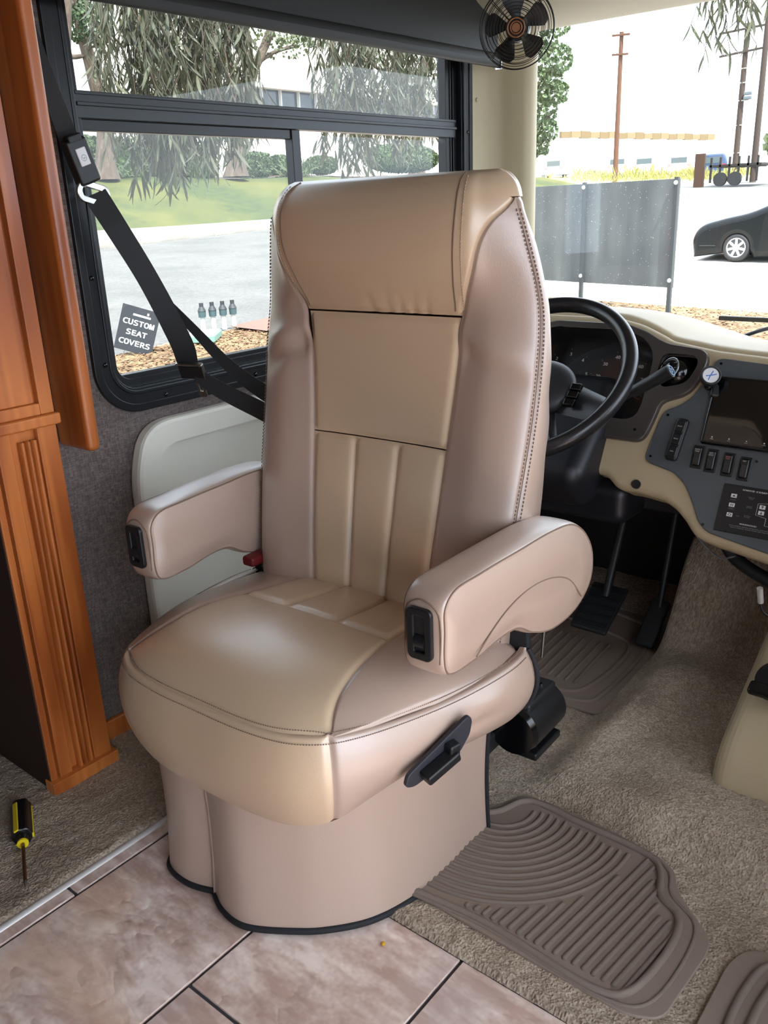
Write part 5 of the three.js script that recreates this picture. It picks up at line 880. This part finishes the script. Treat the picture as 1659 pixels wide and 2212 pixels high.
// ---- parked dark hatchback
{
  const cz = -18.9, cx = -3.9, t = thing('parked_car', 'dark hatchback car parked beyond the panel fence', 'car', [cx, gy(-5.0, cz) - 0.01, cz], 0.03);
  const paint = P({ color: 0x0d1112, roughness: 0.3, specularIntensity: 0.5 });
  const prof = [[-2.72, 0.22], [-2.74, 0.40], [-2.66, 0.56], [-2.3, 0.68], [-1.75, 0.80], [-1.2, 1.02], [-0.7, 1.22], [0, 1.34], [0.7, 1.32], [1.4, 1.12], [1.75, 0.92], [1.8, 0.5], [1.74, 0.22]];
  const c = new THREE.CatmullRomCurve3(prof.map(([x, y]) => V(x, y, 0)), false, 'centripetal'), pts = c.getPoints(80);
  const s = new THREE.Shape(); pts.forEach((p, i) => (i ? s.lineTo(p.x, p.y) : s.moveTo(p.x, p.y)));
  s.lineTo(1.35, 0.2); s.absarc(1.02, 0.27, 0.33, 0, Math.PI, false); s.lineTo(-1.6, 0.2); s.absarc(-1.99, 0.27, 0.34, 0, Math.PI, false); s.closePath();
  const g = extrude(s, 1.4, 0.12, 5, 16); g.translate(0, 0, -0.7); part('body', g, paint, t);
  const glass = P({ color: 0x20282c, roughness: 0.06 });
  { const w = softPoly([[-1.45, 0.86], [-0.75, 1.14], [0.0, 1.25], [0.6, 1.22], [0.9, 0.95]], 0.05); const wg = extrude(w, 0.01, 0); wg.translate(0, 0, 0.815); part('side_window', wg, glass, t); part('window_pillar', box2(-0.35, -0.28, 0.9, 1.22, 0.82, 0.832), paint, t); }
  for (const [x, z] of [[-1.99, 0.72], [1.02, 0.72], [-1.99, -0.72], [1.02, -0.72]]) { const w = new THREE.Group(); w.name = 'wheel'; w.position.set(x, 0.265, z); t.add(w); part('tyre', (() => { const k = new THREE.TorusGeometry(0.215, 0.06, 14, 40); k.scale(1, 1, 1.5); return k; })(), satinBlack, w); part('rim_dish', cyl(0.17, 0.17, 0.05, 32, [0, 0, Math.sign(z) * 0.03], 'z'), P({ color: 0x3a3c3e, roughness: 0.4 }), w); for (let k = 0; k < 7; k++) { const b = rbox(0.048, 0.13, 0.02, 0.006, 1, [0, 0.1, 0]); b.rotateZ(k * Math.PI * 2 / 7); b.translate(0, 0, Math.sign(z) * 0.07); part('rim_spoke', b, P({ color: 0xd5d7d6, roughness: 0.3, metalness: 0.5 }), w); } const r = new THREE.TorusGeometry(0.175, 0.012, 8, 40); r.translate(0, 0, Math.sign(z) * 0.07); part('rim_ring', r, P({ color: 0xd5d7d6, roughness: 0.3, metalness: 0.5 }), w); part('hub_cap', cyl(0.035, 0.035, 0.03, 16, [0, 0, Math.sign(z) * 0.07], 'z'), P({ color: 0xc8cac9, roughness: 0.3, metalness: 0.5 }), w); }
  part('headlamp', (() => { const k = new THREE.SphereGeometry(0.13, 16, 10); k.scale(1.3, 0.5, 0.4); k.rotateY(0.4); k.translate(-2.42, 0.6, 0.74); return k; })(), P({ color: 0xc9d3d6, roughness: 0.1 }), t);
  part('bumper_line', box2(-2.7, -2.38, 0.30, 0.32, 0.78, 0.83), satinBlack, t);
}
// ---- far side: poles, warehouse, cars, trailer, weeds, tree
{
  const polew = P({ color: 0x5a3f30, roughness: 1 }), polew2 = P({ color: 0x3d342e, roughness: 1 });
  const pole = (label, x, z, h, arms, mat, r) => { const y = gy(x, z), t = thing('utility_pole', label, 'pole', [x, y, z], 0, 'wooden utility poles'); part('post', cyl(r * 0.75, r, h, 12, [0, h / 2, 0]), mat, t); for (const [ay, w, tilt] of arms) { const a = part('crossarm', rbox(w, 0.12, 0.12, 0.02, 1), mat, t); a.position.set(w * 0.02, ay, 0.15); a.rotation.z = tilt; for (const k of [-0.42, -0.2, 0.2, 0.42]) part('insulator', cyl(0.05, 0.06, 0.16, 8, [k * w, 0.14, 0]), P({ color: 0x8c9290, roughness: 0.4 }), a); } return t; };
  pole('thin reddish wooden utility pole in the middle of the windscreen', -28.15, -60, 9.3, [[9.1, 1.25, -0.05], [7.95, 1.15, -0.06]], polew, 0.18);
  const p2 = pole('tall utility pole with wide crossarms near the right edge', -20, -60, 8.9, [[8.6, 3.4, 0.05], [7.35, 3.2, 0.07]], polew2, 0.2);
  for (const y of [1.6, 3.2, 4.6, 5.6, 6.4]) part('step_bracket', box2(-0.5, 0.5, y, y + 0.06, 0.1, 0.16), P({ color: 0x9a9a96, roughness: 0.6 }), p2);
  for (const y of [5.0, 4.75]) { const l = part('floodlight', rbox(0.5, 0.2, 0.2, 0.05, 2, [0.45, y, 0.2]), P({ color: 0x5d6468, roughness: 0.5 }), p2); }
  pole('dark utility pole cut by the right edge of the windscreen', -17.9, -57, 9.6, [[0.9, 1.5, 0]], polew2, 0.2);
  const b = thing('warehouse', 'long white warehouse with tan parapet across the yard', 'building', [-46.5, 3.4, -86], 1.335);
  part('wall', box2(0, 27, -1, 3.55, -6, 0), whiteWall, b);
  const tans = [P({ color: 0x5e5036, roughness: 0.9 }), P({ color: 0x6a5c42, roughness: 0.9 })];
  for (let k = 0; k < 18; k++) part('parapet_panel', box2(k * 1.5, k * 1.5 + 1.46, 3.56 + 0.05 * (k % 2), 4.15 + 0.05 * (k % 3), -0.2, 0.12), tans[k % 2], b);
  const lb = thing('entrance_block', 'grey entrance block with red-signed door left of the warehouse', 'building', [-54.5, 2.9, -84]);
  part('side_wall', box2(-4, 1.6, -1, 3.3, -5, 0), P({ color: 0x7e8686, roughness: 0.9 }), lb);
  const dr = part('door', box2(0.2, 1.2, 0.4, 2.9, 0, 0.1), P({ color: 0x5c6468, roughness: 0.6 }), lb); part('door_sign', box2(0.55, 0.85, 2.1, 2.35, 0.1, 0.14), P({ color: 0xb03a34, roughness: 0.6 }), dr);
  const b2 = thing('far_shed', 'low white shed at the far right of the yard', 'building', [-33, 3.6, -118]); part('wall', box2(-2, 24, -1, 2.6, -5, 0), whiteWall, b2); part('roof_edge', box2(-2.2, 24.2, 2.6, 2.8, -5.2, 0.2), whiteWall, b2);
  const farCar = (label, x, z, color, red) => { const t = thing('far_car', label, 'car', [x, gy(x, z), z], 0, 'cars parked far across the yard'); const m = P({ color, roughness: 0.3, clearcoat: 0.6 }); const s = softPoly([[-0.9, 0.3], [-0.92, 0.9], [-0.7, 1.5], [0.7, 1.5], [0.92, 0.9], [0.9, 0.3]], 0.15), g = extrude(s, 3.6, 0.1, 2); g.translate(0, 0, -3.6); part('body', g, m, t); part('rear_window', box2(-0.62, 0.62, 0.98, 1.38, 0.09, 0.13), P({ color: 0x4a565a, roughness: 0.15 }), t); for (const sg of [-1, 1]) { part('tail_lamp', box2(sg * 0.78 - 0.12, sg * 0.78 + 0.12, 0.72, 0.9, 0.09, 0.14), P({ color: red ? 0xc0283a : 0xb07070, roughness: 0.3 }), t); part('wheel', cyl(0.32, 0.32, 0.2, 18, [sg * 0.8, 0.32, -0.5], 'x'), satinBlack, t); } };
  farCar('silver van parked far off below the warehouse door', -40.6, -74, 0x7e8688, 0); farCar('white car parked far off left of the thin pole', -30.4, -70, 0xe4e6e6, 0); farCar('white car parked far off right of the thin pole', -27.6, -70, 0xdfe2e2, 0); farCar('pale car parked far off near the fence corner', -24.6, -70, 0xd9dcdc, 0); farCar('blue car with red tail lamps parked far off', -23.2, -65, 0x35496a, 1); farCar('white hatchback parked far off behind the weeds', -33.6, -72, 0xe8e8e4, 0);
  const tr = thing('flatbed_trailer', 'dark flatbed trailer standing by the utility pole', 'trailer', [-18.4, gy(-18.4, -51.5), -51.5]); const dk = P({ color: 0x201d1b, roughness: 0.8 });
  part('deck', box2(-0.2, 2.6, 1.0, 1.12, -3, 0), dk, tr); for (let k = 0; k < 6; k++) part('stake', box2(-0.15 + k * 0.5, -0.05 + k * 0.5, 0.2, 1.5, -0.1, 0), dk, tr); part('ramp', box2(-1.0, -0.45, 0.0, 1.75, -0.1, 0.05), P({ color: 0x3f2c20, roughness: 0.9 }), tr); for (const x of [0.5, 1.3]) part('wheel', cyl(0.36, 0.36, 0.2, 20, [x, 0.36, 0.1], 'z'), satinBlack, tr);
  // yellow weeds
  const weeds = []; for (let i = 0; i < 5200; i++) { const x = rr(-33, -19.5), z = rr(-64, -58); const k = Math.max(0.25, vnoise(x * 1.1 + 50, z + 100, 999, 71)); weeds.push(M4(V(x, gy(x, z) + rr(0, 0.8) * k, z), new THREE.Euler(Math.PI + rr(-0.7, 0.7), rr(0, 6), rr(-0.7, 0.7)), rr(0.6, 1.5) * k)); }
  const wm = instanced('weeds', leafShape(0.5, 0.07), leafMat(new THREE.Color().setRGB(0.28, 0.28, 0.07)), weeds, scene); wm.userData = { kind: 'stuff', label: 'tall yellow-green weeds along the far edge of the yard', category: 'weeds' };
  // leafy tree beside the pillar
  const t = thing('leafy_tree', 'bright green leafy tree just right of the windscreen pillar', 'tree', [-26.1, gy(-26.1, -45), -45]), o = t.position;
  part('trunk', tube([[0, 0, 0], [0.1, 3, 0], [-0.1, 6, 0], [0, 9.5, 0]].map((p) => V(...p)), 0.22, 30, 8), P({ color: 0x6d6358, roughness: 1 }), t);
  for (const [y, dx, dz] of [[3.5, 1.4, 0.3], [4.6, 1.6, -0.2], [5.6, 1.3, 0.2], [6.4, -1.4, 0.2]]) part('branch', tube([V(0, y - 0.6, 0), V(dx * 0.5, y, dz), V(dx, y + 0.5, dz)], 0.06, 16, 6), barkMat, t);
  const l = []; for (const [x, y, r, ry, n] of [[-0.4, 7.6, 1.6, 1.0, 700], [1.2, 6.6, 1.0, 0.8, 520], [0.6, 5.6, 1.1, 0.7, 480], [1.3, 5.0, 0.8, 0.6, 340], [0.5, 4.2, 0.9, 0.7, 420], [0.7, 3.2, 0.8, 0.6, 380], [0.3, 2.4, 0.7, 0.5, 300], [-1.4, 5.0, 1.2, 2.4, 700], [0.9, 8.4, 1.2, 0.8, 500], [-1, 9.4, 1.5, 0.8, 400]]) for (let i = 0; i < n; i++) { const a = V(rr(-1, 1), rr(-1, 1), rr(-1, 1)); if (a.length() > 1) a.normalize(); l.push(M4(V(x + a.x * r, y + a.y * ry, a.z * r), new THREE.Euler(rr(0, 6), rr(0, 6), rr(0, 6)), rr(0.6, 1.3))); }
  instanced('foliage', blobLeaf(0.2), leafMat(new THREE.Color().setRGB(0.07, 0.12, 0.035), 0.4), l, t);
  // distant trees over the shed
  const dt = thing('distant_tree', 'hazy green tree line above the far shed', 'tree', [-34, 6, -130]); const dl = []; for (let i = 0; i < 900; i++) dl.push(M4(V(rr(-5, 12), rr(0, 3.6) * (0.6 + 0.4 * Math.sin(i)), rr(-2, 2)), new THREE.Euler(rr(0, 6), rr(0, 6), rr(0, 6)), rr(0.8, 2))); part('trunk', cyl(0.3, 0.4, 4, 8, [2, -1, 0]), barkMat, dt); instanced('foliage', blobLeaf(0.8), treeGreen, dl, dt);
}
// ---- wiper on the outside of the windscreen
{
  const t = thing('windscreen_wiper', 'black wiper blade resting low on the windscreen', 'wiper');
  part('blade', box2(-0.905, -0.30, 0.768, 0.782, -2.70, -2.685, 0.003), blackPlastic, t); part('arm', tube([[-0.875, 0.70, -2.66], [-0.78, 0.745, -2.68], [-0.62, 0.785, -2.70]], 0.006, 20, 8), P({ color: 0x3c4247, roughness: 0.4 }), t);
}
renderer.render(scene, camera);
